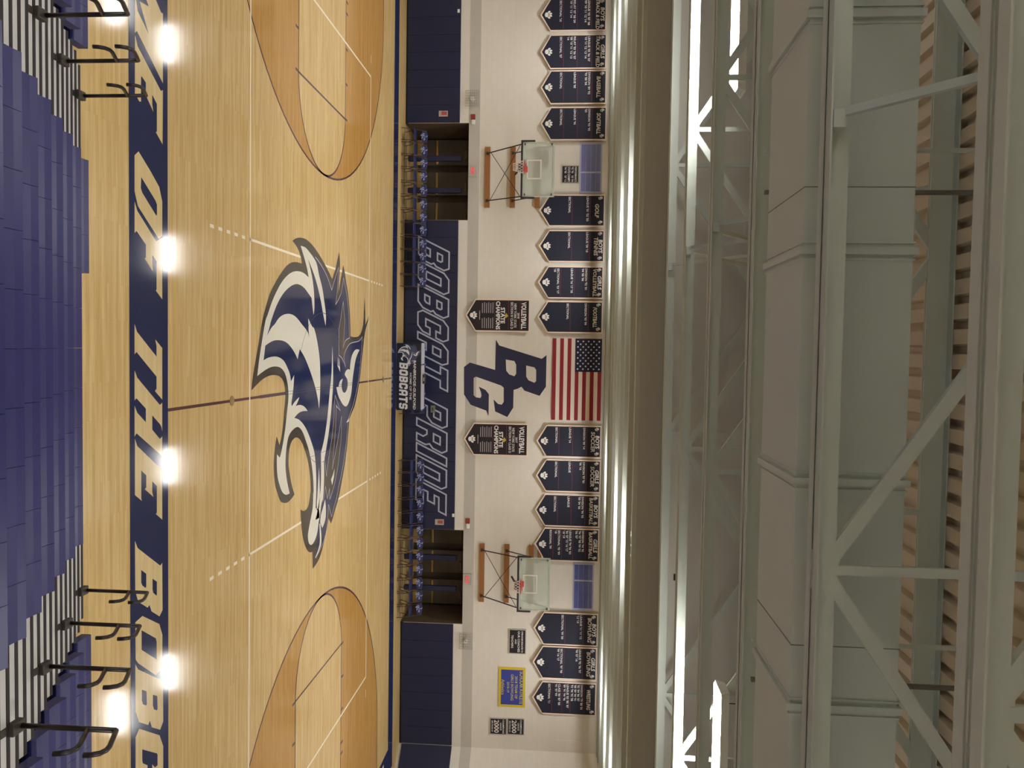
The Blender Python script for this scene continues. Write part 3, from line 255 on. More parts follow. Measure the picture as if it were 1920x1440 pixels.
# big outlined lettering on the pads
GL = {
'B': [[(0, 0), (6.4, 0), (8, 1.6), (8, 4.2), (7.2, 5), (8, 5.8), (8, 8.4), (6.4, 10), (0, 10)], [(2.6, 2.2), (4.9, 2.2), (5.4, 2.7), (5.4, 3.8), (2.6, 3.8)], [(2.6, 6.2), (5.4, 6.2), (5.4, 7.3), (4.9, 7.8), (2.6, 7.8)]],
'O': [[(1.6, 0), (6.4, 0), (8, 1.6), (8, 8.4), (6.4, 10), (1.6, 10), (0, 8.4), (0, 1.6)], [(2.6, 2.6), (5.4, 2.6), (5.4, 7.4), (2.6, 7.4)]],
'C': [[(1.6, 0), (6.4, 0), (8, 1.6), (8, 4), (5.4, 4), (5.4, 2.6), (2.6, 2.6), (2.6, 7.4), (5.4, 7.4), (5.4, 6), (8, 6), (8, 8.4), (6.4, 10), (1.6, 10), (0, 8.4), (0, 1.6)]],
'A': [[(0, 0), (2.6, 0), (2.6, 2.8), (5.4, 2.8), (5.4, 0), (8, 0), (8, 8.2), (6.4, 10), (1.6, 10), (0, 8.2)], [(2.6, 5), (5.4, 5), (5.4, 7.6), (2.6, 7.6)]],
'T': [[(2.7, 0), (5.3, 0), (5.3, 7.6), (8, 7.6), (8, 10), (0, 10), (0, 7.6), (2.7, 7.6)]],
'P': [[(0, 0), (2.6, 0), (2.6, 3.4), (6.4, 3.4), (8, 5), (8, 8.4), (6.4, 10), (0, 10)], [(2.6, 5.6), (5.4, 5.6), (5.4, 7.8), (2.6, 7.8)]],
'R': [[(0, 0), (2.6, 0), (2.6, 3.4), (4, 3.4), (5.4, 2.2), (5.4, 0), (8, 0), (8, 3), (7, 4.3), (8, 5.4), (8, 8.4), (6.4, 10), (0, 10)], [(2.6, 5.6), (5.4, 5.6), (5.4, 7.8), (2.6, 7.8)]],
'I': [[(0, 0), (2.7, 0), (2.7, 10), (0, 10)]],
'D': [[(0, 0), (6.4, 0), (8, 1.6), (8, 8.4), (6.4, 10), (0, 10)], [(2.6, 2.3), (5.4, 2.3), (5.4, 7.7), (2.6, 7.7)]],
'E': [[(0, 0), (8, 0), (8, 2.4), (2.6, 2.4), (2.6, 3.9), (6, 3.9), (6, 6.1), (2.6, 6.1), (2.6, 7.6), (8, 7.6), (8, 10), (0, 10)]],
'S': [[(1.6, 0), (6.4, 0), (8, 1.6), (8, 4.6), (6.6, 6.1), (2.6, 6.1), (2.6, 7.6), (5.4, 7.6), (5.4, 6.9), (8, 6.9), (8, 8.4), (6.4, 10), (1.6, 10), (0, 8.4), (0, 5.4), (1.4, 3.9), (5.4, 3.9), (5.4, 2.4), (2.6, 2.4), (2.6, 3.1), (0, 3.1), (0, 1.6)]],
'G': [[(1.6, 0), (6.4, 0), (8, 1.6), (8, 5.4), (4.4, 5.4), (4.4, 3.4), (5.4, 3.4), (5.4, 2.6), (2.6, 2.6), (2.6, 7.4), (5.4, 7.4), (5.4, 6.6), (8, 6.6), (8, 8.4), (6.4, 10), (1.6, 10), (0, 8.4), (0, 1.6)]]}
def glyph(ch, x, z, wd, h, sh):
    w0 = 2.7 if ch == 'I' else 8
    return [[(x+p[0]/w0*wd+p[1]/10*h*sh, z+p[1]/10*h) for p in lp] for lp in GL[ch]]
xe = max(p[0] for p in STRIP_LETTERS[-1][0])-.15
STRIP_LETTERS += [glyph(c, xe+.95*i, -8.56, .85, .77, .45) for i, c in enumerate('ATS')]
lt = [fill2d(l) for l in STRIP_LETTERS]
mark('border_lettering', lt, .0036, M_STRIPWOOD, 'pale slanted block capitals on the navy near border')
mark('lettering_notch', [fill2d([g]) for g in STRIP_GAPS], .0042, M_NAVYF)
mark('baseline_block', [([(13.0, 7.0), (13.05, 5.4), (13.6, 5.4), (13.6, 7.0)], [(0, 1, 2, 3)])], .0042, M_CREAMF)
mark('emblem_silhouette', [fill2d(EMB_GREY)], .0042, M_GREYF, 'charcoal outline of the wildcat head at midcourt')  # charcoal painted silhouette beneath the navy face
mark('emblem_field', [fill2d(EMB_NAVY)], .0050, M_NAVYF, 'navy face of the wildcat head')
mark('emblem_mouth', [fill2d([l]) for l in EMB_MOUTH], .0056, M_GREYF)
mark('emblem_line', [ribbon(l, .022, False) for l in EMB_LINES], .0062, M_LINE, 'thin pale outline of the wildcat head')
mark('emblem_cream', [fill2d([l]) for l in EMB_CREAM], .0068, M_CREAMF, 'cream stripes and eye of the wildcat head')  # cream paint shapes over the navy face
ring = arc(0, 0, 1.83, 0, 2*math.pi, 72)[:-1]
gl = [ribbon(ring, .014)]+[ribbon([(x, -4), (x, 2.8)], .008, False) for x in (-.028, .028)]
gl = [ribbon([p for p in ring if p[0] < -.9], .014, False), ribbon([p for p in ring if p[0] > 1.55], .012, False)]+gl[1:]
mark('centre_line_trace', [([(x, y) for x, y in g[0]], g[1]) for g in gl], .0074, M_GHOST)
k = MB()
for x, y in ((0, -5.3), (0, 6.4)): k.prism(arc(x, y, .09, 0, 2*math.pi, 20)[:-1], .001, .009, 'z')
k.obj('floor_socket_cover', mat('brass', srgb(176, 150, 100), rough=.35, metal=.6), floor)

# --- far wall with two recessed doorways
OP = [(-9.02, -5.6), (5.52, 8.96)]; ZL = 2.27; ZB = 2.66; ZT = 8.58
mb = MB(); xs = [-17, OP[0][0], OP[0][1], OP[1][0], OP[1][1], 17]
for i in (0, 2, 4): mb.box(xs[i], xs[i+1], WY, WY+.3, 0, ZL)
mb.box(-17, 17, WY, WY+.3, ZL, ZB, 1); mb.box(-17, 17, WY, WY+.3, ZB, ZT)
wf = struct(mb.obj('wall_far', [M_WALL, M_BAND]))
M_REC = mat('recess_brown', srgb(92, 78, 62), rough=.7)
mb = MB()
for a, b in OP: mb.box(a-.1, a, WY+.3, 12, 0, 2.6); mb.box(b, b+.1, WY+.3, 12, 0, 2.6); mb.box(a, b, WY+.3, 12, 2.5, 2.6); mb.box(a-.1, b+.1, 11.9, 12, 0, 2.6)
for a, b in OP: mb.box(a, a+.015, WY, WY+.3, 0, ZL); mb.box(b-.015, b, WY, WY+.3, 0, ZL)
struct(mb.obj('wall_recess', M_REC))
mb = MB(); mb.box(-17.3, -17, -21.5, 12, 0, ZT); struct(mb.obj('wall_left', M_WALL))
mb = MB(); mb.box(17, 17.3, -21.5, 12, 0, ZT); struct(mb.obj('wall_right', M_WALL)); mb = MB()
mb.prism([(13.5, 9.5), (14.15, 8.85), (17, 8.85), (17, 9.5)], 0, ZL, 'z'); mb.prism([(13.5, 9.5), (14.15, 8.85), (17, 8.85), (17, 9.5)], ZL, ZB, 'z', 1); mb.prism([(13.5, 9.5), (14.15, 8.85), (17, 8.85), (17, 9.5)], ZB, ZT, 'z')
struct(mb.obj('wall_corner', [M_WALL, M_BAND]))
mb = MB()
for a_, b_ in ((-17, -9.02), (-5.6, 5.52), (8.96, 13.46)): mb.box(a_, b_, WY-.02, WY-.001, 0, .1)
struct(mb.obj('baseboard_far', mat('black_base', srgb(20, 16, 18), rough=.6)))
mb = MB(); mb.box(-17.3, 17.3, -21.8, -21.5, 0, ZT); struct(mb.obj('wall_near', M_WALL))
# ribbed steel roof deck: ribs run away from the camera, 6 inches apart
mb = MB(); pr = []; x = -17.0
while x < 17.0: pr += [(x, 8.455), (x+.088, 8.455), (x+.1, 8.505), (x+.14, 8.505)]; x += .1524
n = len(pr); mb.add([(a, -21.5, b) for a, b in pr]+[(a, 9.5, b) for a, b in pr], [(i, i+1, n+i+1, n+i) for i in range(n-1)]); mb.box(-17.3, 17.3, -21.8, 9.8, 8.7, 8.75)
struct(mb.obj('ceiling', M_DECK))
# seams/tags on deck
k = MB()
for i in range(26): X = random.uniform(-6, 5); Y = random.choice((-13.6, -13.3, -12.9)); k.box(X, X+.05, Y, Y+.006, 8.448, 8.454)
k.obj('deck_slot', M_DARK, bpy.data.objects['ceiling'])
# enclosed soffit that crosses the roof space
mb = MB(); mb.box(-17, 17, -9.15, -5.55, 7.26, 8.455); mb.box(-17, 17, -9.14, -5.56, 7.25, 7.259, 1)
so = struct(mb.obj('trim_1', [M_BULK, mat('soffit_underside_dimmed', srgb(132, 138, 144), rough=.7)]))  # dimness is put into the underside colour, offsetting warm floor bounce
k = MB(); k.box(1.82, 2.0, -9.17, -9.14, 7.50, 7.59); k.box(1.82, 1.9, -9.17, -9.14, 7.44, 7.485); k.obj('dark_opening', mat('void', srgb(10, 10, 10)), so)

# doors in the recesses
DY = 11.6; dn = 0
M_DOOR = mat('dark_door', srgb(98, 88, 74), rough=.45); M_BRASS = mat('brass_bar', srgb(214, 170, 96), rough=.3, metal=.7); M_CLOSER = mat('closer_grey', srgb(120, 116, 90), rough=.5)
M_POST = mat('blue_post', srgb(26, 30, 60), rough=.6)
for a, b in OP:
    w3 = (b-a)/3
    for i in range(3):
        dn += 1; x0 = a+i*w3+.14; x1 = a+(i+1)*w3-.14
        if i == 0: x0 -= .08
        if i == 2: x1 += .08
        d = struct(MB().box(x0, x1, DY, DY+.05, .02, 2.12).obj('door_%d' % dn, M_DOOR))
        MB().box(x0+.02, x1-.02, DY-.07, DY-.01, .76, .83).obj('push_bar', M_BRASS, d, bevel=.01)
        MB().box(x0+.42, x0+.74, DY-.09, DY, 1.86, 1.94).obj('door_closer', M_CLOSER, d)
        MB().box(x0, x1, DY-.006, DY, .02, .26).obj('lit_floor_strip', mat('lit_floor_strip', srgb(206, 168, 96), rough=.4), d)  # coloured bright to stand in for the lit strip of recess floor
    struct(MB().box(a, b, DY-.02, DY+.1, 2.12, 2.5).obj('trim_%d' % (2 if a < 0 else 3), M_REC))
    for i in (1, 2):
        x = a+i*w3; p = MB(); p.box(x-.1, x+.1, 9.9, 10.05, .02, 1.97)
        tag(p.obj('padded_post', M_POST, bevel=.03), 'navy padded post dividing the %s doorway, %s of two' % ('left' if a < 0 else 'right', 'left' if i == 1 else 'right'), 'post')

# wall pads
def pads(x0, x1, sec):
    n = max(1, round((x1-x0)/.61)); wd = (x1-x0)/n
    base = None
    for i in range(n):
        if base is None:
            base = tag(MB().box(.002, wd-.002, -.055, 0, .06, 1.945).obj('wall_pad', M_PAD, bevel=.008), 'navy vinyl pad panel on the far wall %s' % sec, 'wall pad', 'navy wall pads %s' % sec); o = base
        else: o = base.copy(); COL.objects.link(o)
        o.location = (x0+i*wd, WY-.003, 0)
pads(-17, -9.03, 'left of the left doorway'); pads(-5.59, 5.51, 'between the two doorways'); pads(8.97, 13.44, 'right of the right doorway')
p = MB(); p.prism([(13.46, 9.44), (13.5, 9.497), (14.147, 8.847), (16.98, 8.847), (16.98, 8.79), (14.12, 8.79)], .1, 1.945, 'z'); tag(p.obj('corner_pad', M_PAD), 'navy pad wrapped round the angled wall corner at far right', 'wall pad')
k = MB().box(14.35, 15.6, 8.76, 8.788, .3, 1.45); tag(k.obj('notice_board', M_WHITE), 'pale panel on the navy pad past the right wall corner', 'panel')
k = MB(); Z0 = .53; H = 1.1; SH = .49; base_x = -4.456-SH*H
for word, x0, adv, wd in (('BOBCAT', -5.0, .845, .745),):
    for i, ch in enumerate(word):
        for lp in glyph(ch, x0+i*adv, Z0, wd, H, SH): onwall(k, ribbon(lp, .055), 9.437)
for ch, xt, wd in (('P', 1.16, .76), ('R', 2.02, .8), ('I', 2.92, .3), ('D', 3.36, .76), ('E', 4.24, .74)):
    for lp in glyph(ch, xt-SH*H, Z0, wd, H, SH): onwall(k, ribbon(lp, .055), 9.437)
tag(k.obj('outline_lettering', mat('silver_grey_paint', srgb(176, 178, 196), rough=.5)), 'large grey outlined slanted slogan on the navy pads between the doorways', 'lettering')
# monogram painted on the wall
k = MB(); onwall(k, fill2d(MONO), 9.494); tag(k.obj('wall_monogram', mat('monogram_navy', srgb(40, 42, 74), rough=.5)), 'interlocked navy BG monogram painted on the cream wall beside the flag', 'monogram')

# ================================================================ BANNERS AND SIGNS
def paw(k, cx, cz, s, y, mi):
    def ell(x, z, rx, rz, a=0):
        p = []
        for i in range(14):
            t = 2*math.pi*i/14; u = rx*math.cos(t); v = rz*math.sin(t); p.append((x+u*math.cos(a)-v*math.sin(a), z+u*math.sin(a)+v*math.cos(a)))
        return (p, [tuple(range(14))])
    for e in (ell(cx, cz-.25*s, .42*s, .34*s), ell(cx-.48*s, cz+.16*s, .17*s, .26*s, .5), ell(cx-.18*s, cz+.42*s, .17*s, .28*s, .15), ell(cx+.18*s, cz+.42*s, .17*s, .28*s, -.15), ell(cx+.48*s, cz+.16*s, .17*s, .26*s, -.5)): onwall(k, e, y, 0, 0, mi)
def tline(k, s, cx, z, size, y, mi, align='c', bold=.02, shear=0, maxw=None, sx=1):
    vs, fs, wd = text2d(s, size, bold, shear, sx)
    if maxw and wd > maxw: vs, fs, wd = text2d(s, size, bold, shear, sx*maxw/wd)
    ox = cx-wd/2 if align == 'c' else cx
    onwall(k, (vs, fs), y, ox, z, mi)
MCX = sum(p[0] for p in MONO[0])/len(MONO[0]); MCZ = sum(p[1] for p in MONO[0])/len(MONO[0])
MONOF = fill2d([[((x-MCX)/2.9, (z-MCZ)/2.9) for x, z in lp] for lp in MONO])
def pennant(name, cx, zt, wd, titles, sections, label, group, cat='banner', zs=-1.93, ztip=-2.3, rows=None, champ=None):
    """long board pennant with a pointed foot, hung on the far wall"""
    t = empty(name, (cx, WY-.1, zt), label, cat, group)
    sh = [(-wd/2, 0), (wd/2, 0), (wd/2, zs), (0, ztip), (-wd/2, zs)]
    q = 1-.09/wd; sh2 = [(x*q, (z-.04) if z == 0 else z+(.005 if x else .06)) for x, z in sh]
    MB().prism([(x, z) for x, z in sh], -.03, 0, 'y').obj('border', M_BANTRIM, t)
    for s_ in (-1, 1): MB().box(s_*wd*.4-.01, s_*wd*.4+.01, .0, .095, -.05, -.03).obj('wall_hook', M_DARK, t)
    MB().prism(sh2, -.034, -.02, 'y').obj('panel', M_BANBLK if champ else M_BANNER, t)
    k = MB(); y = -.036
    paw(k, 0, -2.02, .2, y, 0)
    if not champ:
        for i, s in enumerate(titles):
            tline(k, s, 0, -.2-.16*i if len(titles) > 1 else -.34, .19 if len(s) < 10 else .17, y, 0, bold=.025, shear=.12, maxw=wd*(.9 if i else .62))
        for sx in (-1, 1):
            onwall(k, ([(a*.14+sx*(wd/2-.14), b*.14-.17) for a, b in MONOF[0]], MONOF[1]), y)
        for z, txts in sections:
            for j, s in enumerate(txts): tline(k, s, -wd/2+.08, z-.115*j, .108, y, 0, align='l', bold=.012, maxw=wd-.16)
            k.box(-wd/2+.08, wd/2-.08, y, y+.003, z+.125, z+.137, 1)
    else:
        tline(k, 'VOLLEYBALL', 0, -.3, .24, y, 0, bold=.03, maxw=wd*.82); tline(k, champ, 0, -.44, .1, y, 0)
        tline(k, 'NEW YORK STATE', 0, -.56, .12, y, 0, bold=.01, maxw=.85); tline(k, 'SECTION IV CLASS D', 0, -.68, .12, y, 0, bold=.01, maxw=.95)
        tline(k, 'STATE', 0, -1.03, .2, y, 0, bold=.03); tline(k, 'CHAMPIONS', 0, -1.2, .2, y, 0, bold=.03, maxw=wd*.86)
        for j in range(6):
            for sx in (-1, 1): k.box(sx*.27-.19+.03*(j % 2), sx*.27+.19, y, y+.003, -1.33-.075*j, -1.305-.075*j, 2)
        k.box(-.16, .16, y, y+.003, -1.8, -1.775, 2)
        k.box(-wd/2+.08, wd/2-.08, y, y+.003, -.77, -.755, 1); k.box(-wd/2+.08, wd/2-.08, y, y+.003, -.36, -.35, 1); k.box(-wd/2+.08, wd/2-.08, y, y+.003, -1.26, -1.25, 1)
        k.prism([(-.09, -.84), (.02, -.77), (.1, -.86), (.02, -.9)], y-.002, y+.002, 'y', 3)
    if rows:
        for z, line in rows: tline(k, line, -wd/2+.08, z, .1, y, 0, align='l', bold=.01, maxw=wd-.16)
    k.obj('lettering', [M_TXT, M_RED, mat('grey_small_text', srgb(170, 160, 165)), mat('gold_leaf', srgb(196, 170, 70))], t)
    return t
D_, L_, S_ = -.64, -1.14, -1.62
BN = [(-12.69, 7.035, 1.13, ['BOYS', 'TRACK & FIELD'], [(D_, ["LEAGUE '05 '07 '08", "'09 '10 '11 '12 '14"]), (L_, ["RELAY '07 '08 '09", "'10 '11 '12 '14"]), (S_, ["SECTIONAL '10"])]),
(-11.42, 7.06, 1.19, ['GIRLS', 'TRACK & FIELD'], [(D_, ["LEAGUE '05 '06 '07", "'10 '11 '12 '13 '14"]), (L_, ["RELAY '03 '06 '07", "'08 '10 '11 '12 '13", "'14"]), (S_, ["SECTIONAL '07"])]),
(-10.2, 7.085, 1.17, ['BASEBALL'], [(D_, ["DIVISION '89 '92", "'93 '00 '04"]), (L_, ["LEAGUE '00"]), (S_, ["SECTIONAL"])]),
(-8.945, 7.11, 1.16, ['SOFTBALL'], [(D_, ["DIVISION '93 '95", "'03"]), (L_, ["LEAGUE '96"]), (S_, ["SECTIONAL"])]),
(-5.93, 7.115, 1.12, ['GOLF'], [(D_, ["LEAGUE '01 '02 '03"]), (-1.27, ["SECTIONAL"])]),
(-4.69, 7.12, 1.13, ['BOYS', 'TENNIS'], [(D_, ["LEAGUE '08 '18"]), (-1.27, ["SECTIONAL"])]),
(-3.42, 7.11, 1.14, ['GIRLS', 'VOLLEYBALL'], [(D_, ["DIVISION '92 '01", "'04 '05 '06"]), (L_, ["LEAGUE '16 '17 '18"]), (S_, ["SECTIONAL '03 '17", "'18"])]),
(-2.2, 7.115, 1.13, ['FOOTBALL'], [(D_, ["DIVISION '93 '99"]), (-1.27, ["SECTIONAL"])]),
(2.2, 7.15, 1.15, ['BOYS', 'SOCCER'], [(D_, ["DIVISION '00 '14"]), (L_, ["LEAGUE '14"]), (S_, ["SECTIONAL"])]),
(3.43, 7.155, 1.17, ['GIRLS', 'SOCCER'], [(D_, ["DIVISION '97 '01", "'06 '16"]), (L_, ["LEAGUE"]), (S_, ["SECTIONAL"])]),
(4.67, 7.14, 1.17, ['BOYS', 'BASKETBALL'], [(D_, ["DIVISION '90 '93", "'00 '04 '06"]), (L_, ["LEAGUE"]), (S_, ["SECTIONAL"])]),
(5.9, 7.145, 1.2, ['GIRLS', 'BASKETBALL'], [(D_+.03, ["DIVISION '94 '95", "'96 '97 '98 '99 '02", "'06 '07"]), (-1.06, ["LEAGUE '94 '96 '03", "'06 '07 '15 '16 '17", "'18 '19"]), (-1.46, ["SECTIONAL '95 '99", "'18"]), (-1.76, ["REGIONAL '99"])]),
(8.945, 7.165, 1.19, ['BOYS', 'BOWLING'], [(D_, ["LEAGUE '11 '11 '12", "'13 '19"]), (-1.3, ["SECTIONAL '99 '00"])]),
(10.18, 7.15, 1.2, ['GIRLS', 'BOWLING'], [(D_, ["LEAGUE '95 '96 '97", "'98 '07 '16"]), (-1.3, ["SECTIONAL '97 '98", "'99 '16 '17"])]),
(11.47, 7.155, 1.2, ['WRESTLING'], [(-.56, ["DIVISION '79 '80 '81", "'82 '84 '86 '87", "'88 '89 '90 '91", "'93 '94 '95 '98"]), (-1.06, ["LEAGUE '83 '85 '87", "'89 '91 '94 '96"]), (-1.36, ["CLASS '80 '87 '88", "'91 '97 '99"]), (-1.72, ["SECTIONAL '11"])])]
for cx, zt, wd, ti, se in BN:
    pennant('sports_banner', cx, zt, wd, ti, se, 'navy pointed wall banner titled %s in white near the roof' % ' '.join(ti).title(), 'team banners along the top of the far wall')
pennant('champions_banner', -2.23, 4.55, 1.16, None, [], 'black pointed volleyball state champions banner dated 2018, left of the monogram', 'state champions banners', champ='2018')
pennant('champions_banner', 2.19, 4.55, 1.17, None, [], 'black pointed volleyball state champions banner dated 2017, right of the monogram', 'state champions banners', champ='2017')
k = MB(); tag(k.box(-16.9, 16.9, WY-.09, WY-.01, 7.185, 7.21).obj('banner_rail', M_JOIST), 'thin pale rail along the wall top from which the banners hang', 'rail')
# flag
t = empty('united_states_flag', (0, WY-.02, 7.11), 'hanging stars and stripes flag with blue star field upper left', 'flag')
k = MB(); FW = 2.9; FH = 1.74
def fy(x, z): return -.03-.018*math.sin(x*5+z*1.5)*min(1, -z/1.2)
for i in range(13):
    for j in range(24):
        x0 = -FW/2+FW*j/24; x1 = x0+FW/24; z1 = -FH*i/13; z0 = -FH*(i+1)/13
        k.add([(x0, fy(x0, z0), z0), (x1, fy(x1, z0), z0), (x1, fy(x1, z1), z1), (x0, fy(x0, z1), z1)], [(0, 1, 2, 3)], i % 2)
k.obj('stripes', [mat('flag_red', srgb(142, 34, 44), rough=.8), mat('flag_white', srgb(226, 214, 204), rough=.8)], t)
k = MB()
cw = FW*.405; chh = FH*7/13
for j in range(10):
    x0 = -FW/2+cw*j/10; x1 = x0+cw/10
    for i in range(6):
        z1 = -chh*i/6; z0 = -chh*(i+1)/6
        k.add([(x0, fy(x0, z0)-.006, z0), (x1, fy(x1, z0)-.006, z0), (x1, fy(x1, z1)-.006, z1), (x0, fy(x0, z1)-.006, z1)], [(0, 1, 2, 3)])
cn = k.obj('star_field', mat('flag_blue', srgb(28, 30, 66), rough=.8), t)
k = MB()
for r in range(9):
    for c in range(6 if r % 2 == 0 else 5):
        x = -FW/2+cw*((c*2+1+(r % 2))/12); z = -chh*(r+1)/10; p = []
        for a in range(10):
            rr = .04 if a % 2 == 0 else .017; p.append((x+rr*math.sin(a*math.pi/5), z+rr*math.cos(a*math.pi/5)))
        yy = fy(x, z)-.012; k.add([(a, yy, b) for a, b in p]+[(x, yy, z)], [(i, (i+1) % 10, 10) for i in range(10)])
k.obj('stars', mat('flag_star', srgb(240, 240, 240), rough=.8), cn)
# framed signs
def sign(name, x0, x1, z0, z1, lines, label, cat, fr=None, pn=None, tx=None, group=None, w=.03):
    t = empty(name, ((x0+x1)/2, WY-.005, (z0+z1)/2), label, cat, group); a = (x1-x0)/2; b = (z1-z0)/2
    MB().box(-a, a, -.03, 0, -b, b).obj('frame', fr or mat('aluminium_frame', srgb(180, 176, 164), rough=.4), t)
    MB().box(-a+w, a-w, -.034, -.02, -b+w, b-w).obj('panel', pn or M_BANBLK, t)
    k = MB()
    for s, z, sz in lines: tline(k, s, 0, b*z-sz/3, sz, -.037, 0, bold=.015, maxw=2*(a-w)*.93)
    k.obj('lettering', tx or M_TXT, t); return t
sign('record_plaque', -7.52, -6.9, 5.575, 6.19, [('PERFORMANCE', .62, .1), ("'92 '96   '03 '04", .25, .1), ('STATE CHAMPS', -.15, .12), ("'94 '98   '07 '12", -.55, .1)], 'square black framed sign above the left hoop', 'sign')
sign('dedication_plaque', 9.06, 9.96, 3.98, 4.6, [('GYMNASIUM DEDICATED TO', .55, .09), ('OUR COACHES', .15, .11), ('AND', -.2, .08), ('TEACHERS', -.6, .1)], 'wide black framed sign under the boys bowling banner', 'sign')
sign('year_plaque', 12.35, 12.96, 3.33, 3.95, [('CHAMPIONS', .6, .09), ('LEAGUE', .3, .08), ('2000', -.2, .24), ('SECTION IV', -.7, .08)], 'lower of two black plaques reading 2000 right of the blue banner', 'sign')
sign('year_plaque', 12.33, 12.94, 3.97, 4.59, [('CHAMPIONS', .6, .09), ('LEAGUE', .3, .08), ('2000', -.2, .24), ('SECTION IV', -.7, .08)], 'upper of two black plaques reading 2000 right of the blue banner', 'sign')
sign('scholar_banner', 10.46, 11.92, 3.63, 4.6, [('SCHOLAR ATHLETE', .72, .2), ('2018 TEAM OF', .32, .13), ('GIRLS BOWLING', .02, .13), ('2018-19', -.28, .12), ('Athletics', -.68, .16)], 'blue scholar athlete banner with yellow border', 'banner',
     mat('yellow_cloth', srgb(206, 182, 44), rough=.8), mat('royal_cloth', srgb(56, 66, 150), rough=.8), mat('gold_text', srgb(190, 184, 90)), w=.09)
k = MB(); # faint access panels high on the wall
k.box(12.2, 12.8, WY-.012, WY-.001, 5.75, 7.1); tag(k.obj('access_panel', M_WALL), 'cream access panel nearer the wrestling banner', 'panel', 'cream access panels')
k = MB(); k.box(13.05, 13.46, WY-.012, WY-.001, 5.75, 7.0); tag(k.obj('access_panel', M_WALL), 'cream access panel nearer the right wall corner', 'panel', 'cream access panels')
# clerestory windows
MG = [mat('window_glass_blue', srgb(120, 124, 176), rough=.12, noise=.25, nscale=2.2, stretch=(.6, 1, 7)), mat('window_glass_deep', srgb(92, 100, 166), rough=.12, noise=.3, nscale=4)]
MF = mat('window_frame_pale', srgb(176, 178, 206), rough=.5)
for i, (x0, x1, z0, z1, mx) in enumerate(((-8.35, -6.52, 6.21, 6.985, -7.28), (6.53, 8.3, 6.24, 6.985, 7.2))):
    wn = struct(MB().box(x0, x1, WY-.02, WY-.002, z0, z1).obj('window_%d' % (i+1), MF))
    for a, b in ((x0+.1, mx-.03), (mx+.03, x1-.1)): MB().box(a, b, WY-.026, WY-.015, z0+.05, z1-.05).obj('pane', MG[i], wn)
    k = MB(); 
    for z in (z0+.2, z0+.38, z0+.56): k.box(x0+.1, x1-.1, WY-.029, WY-.022, z, z+.008)
    k.obj('muntin', MF, wn)
# exit signs, alarms, cages
def exit_sign(x, z, side):
    t = empty('exit_sign', (x, WY-.002, z), 'red exit sign over the %s doorway' % side, 'sign')
    MB().box(-.2, .2, -.05, 0, -.15, .15).obj('housing', mat('exit_housing', srgb(176, 178, 168), rough=.4), t)
    MB().box(-.13, .13, -.055, -.04, -.09, .09).obj('face', mat('exit_face', srgb(214, 150, 150), rough=.5), t)
    k = MB(); tline(k, 'EXIT', 0, -.05, .14, -.058, 0, bold=.03); k.obj('lettering', emis('exit_glow', (1, .12, .14, 1), .35), t)
exit_sign(-7.34, 2.43, 'left'); exit_sign(7.31, 2.43, 'right')
for x, side in ((-9.23, 'left'), (5.17, 'right')):
    t = empty('fire_alarm', (x, WY-.002, 2.42), 'red fire alarm with white strobe beside the %s doorway' % side, 'alarm')
    MB().box(-.09, .09, -.05, 0, -.08, .08).obj('horn', mat('alarm_red', srgb(150, 60, 54), rough=.4), t, bevel=.01)
    MB().box(.11, .28, -.07, 0, -.05, .07).obj('emergency_lamp', M_WHITE, t, bevel=.02)
for x, z, side in ((-9.85, 2.39, 'left of the left doorway'), (9.56, 2.42, 'right of the right doorway')):
    t = empty('wall_speaker', (x, WY-.002, z), 'small white speaker inside a wire guard %s' % side, 'speaker')
    MB().prism(arc(0, 0, .075, 0, 2*math.pi, 20)[:-1], -.09, 0, 'y').obj('speaker_cone', M_WHITE, t)
    k = MB(); g = .27
    for i in range(7): a = -g+2*g*i/6; k.tube([(a, -.12, -g*.85), (a, -.12, g*.85)], .0065, 5); k.tube([(-g, -.12, a*.85), (g, -.12, a*.85)], .0065, 5)
    for sx in (-g, g):
        for sz in (-g*.85, g*.85): k.tube([(sx, -.12, sz), (sx, 0, sz)], .004, 5)
    k.obj('wire_guard', mat('wire_grey', srgb(150, 148, 136), rough=.4), t)
for x, z, side in ((-9.33, 1.36, 'left'), (5.24, 1.4, 'right')):
    t = empty('switch_plate', (x, 9.44, z), 'pale plate with red buttons on the navy pad beside the %s doorway' % side, 'plate')
    MB().box(-.1, .1, -.02, 0, -.16, .16).obj('plate', mat('plate_grey', srgb(186, 176, 172), rough=.4), t)
    MB().box(-.07, .05, -.035, -.018, -.06, .13).obj('button', mat('button_red', srgb(176, 84, 80), rough=.4), t)
for x, z, side in ((-12.9, 1.86, 'far left'), (4.98, 1.9, 'right end of the slogan')): tag(MB().box(x-.06, x+.06, 9.425, 9.44, z-.04, z+.04).obj('paper_tag', M_WHITE), 'small white tag at the top of the navy pads, %s' % side, 'tag')
t = empty('control_box', (1.15, 9.44, 1.115), 'small grey-green box on the navy pads above the scorers table', 'box')
MB().box(-.13, .13, -.07, 0, -.08, .08).obj('case', mat('box_green', srgb(110, 116, 100), rough=.5), t, bevel=.01); MB().box(-.06, .06, -.075, -.06, -.02, .02).obj('dial', M_DARK, t)

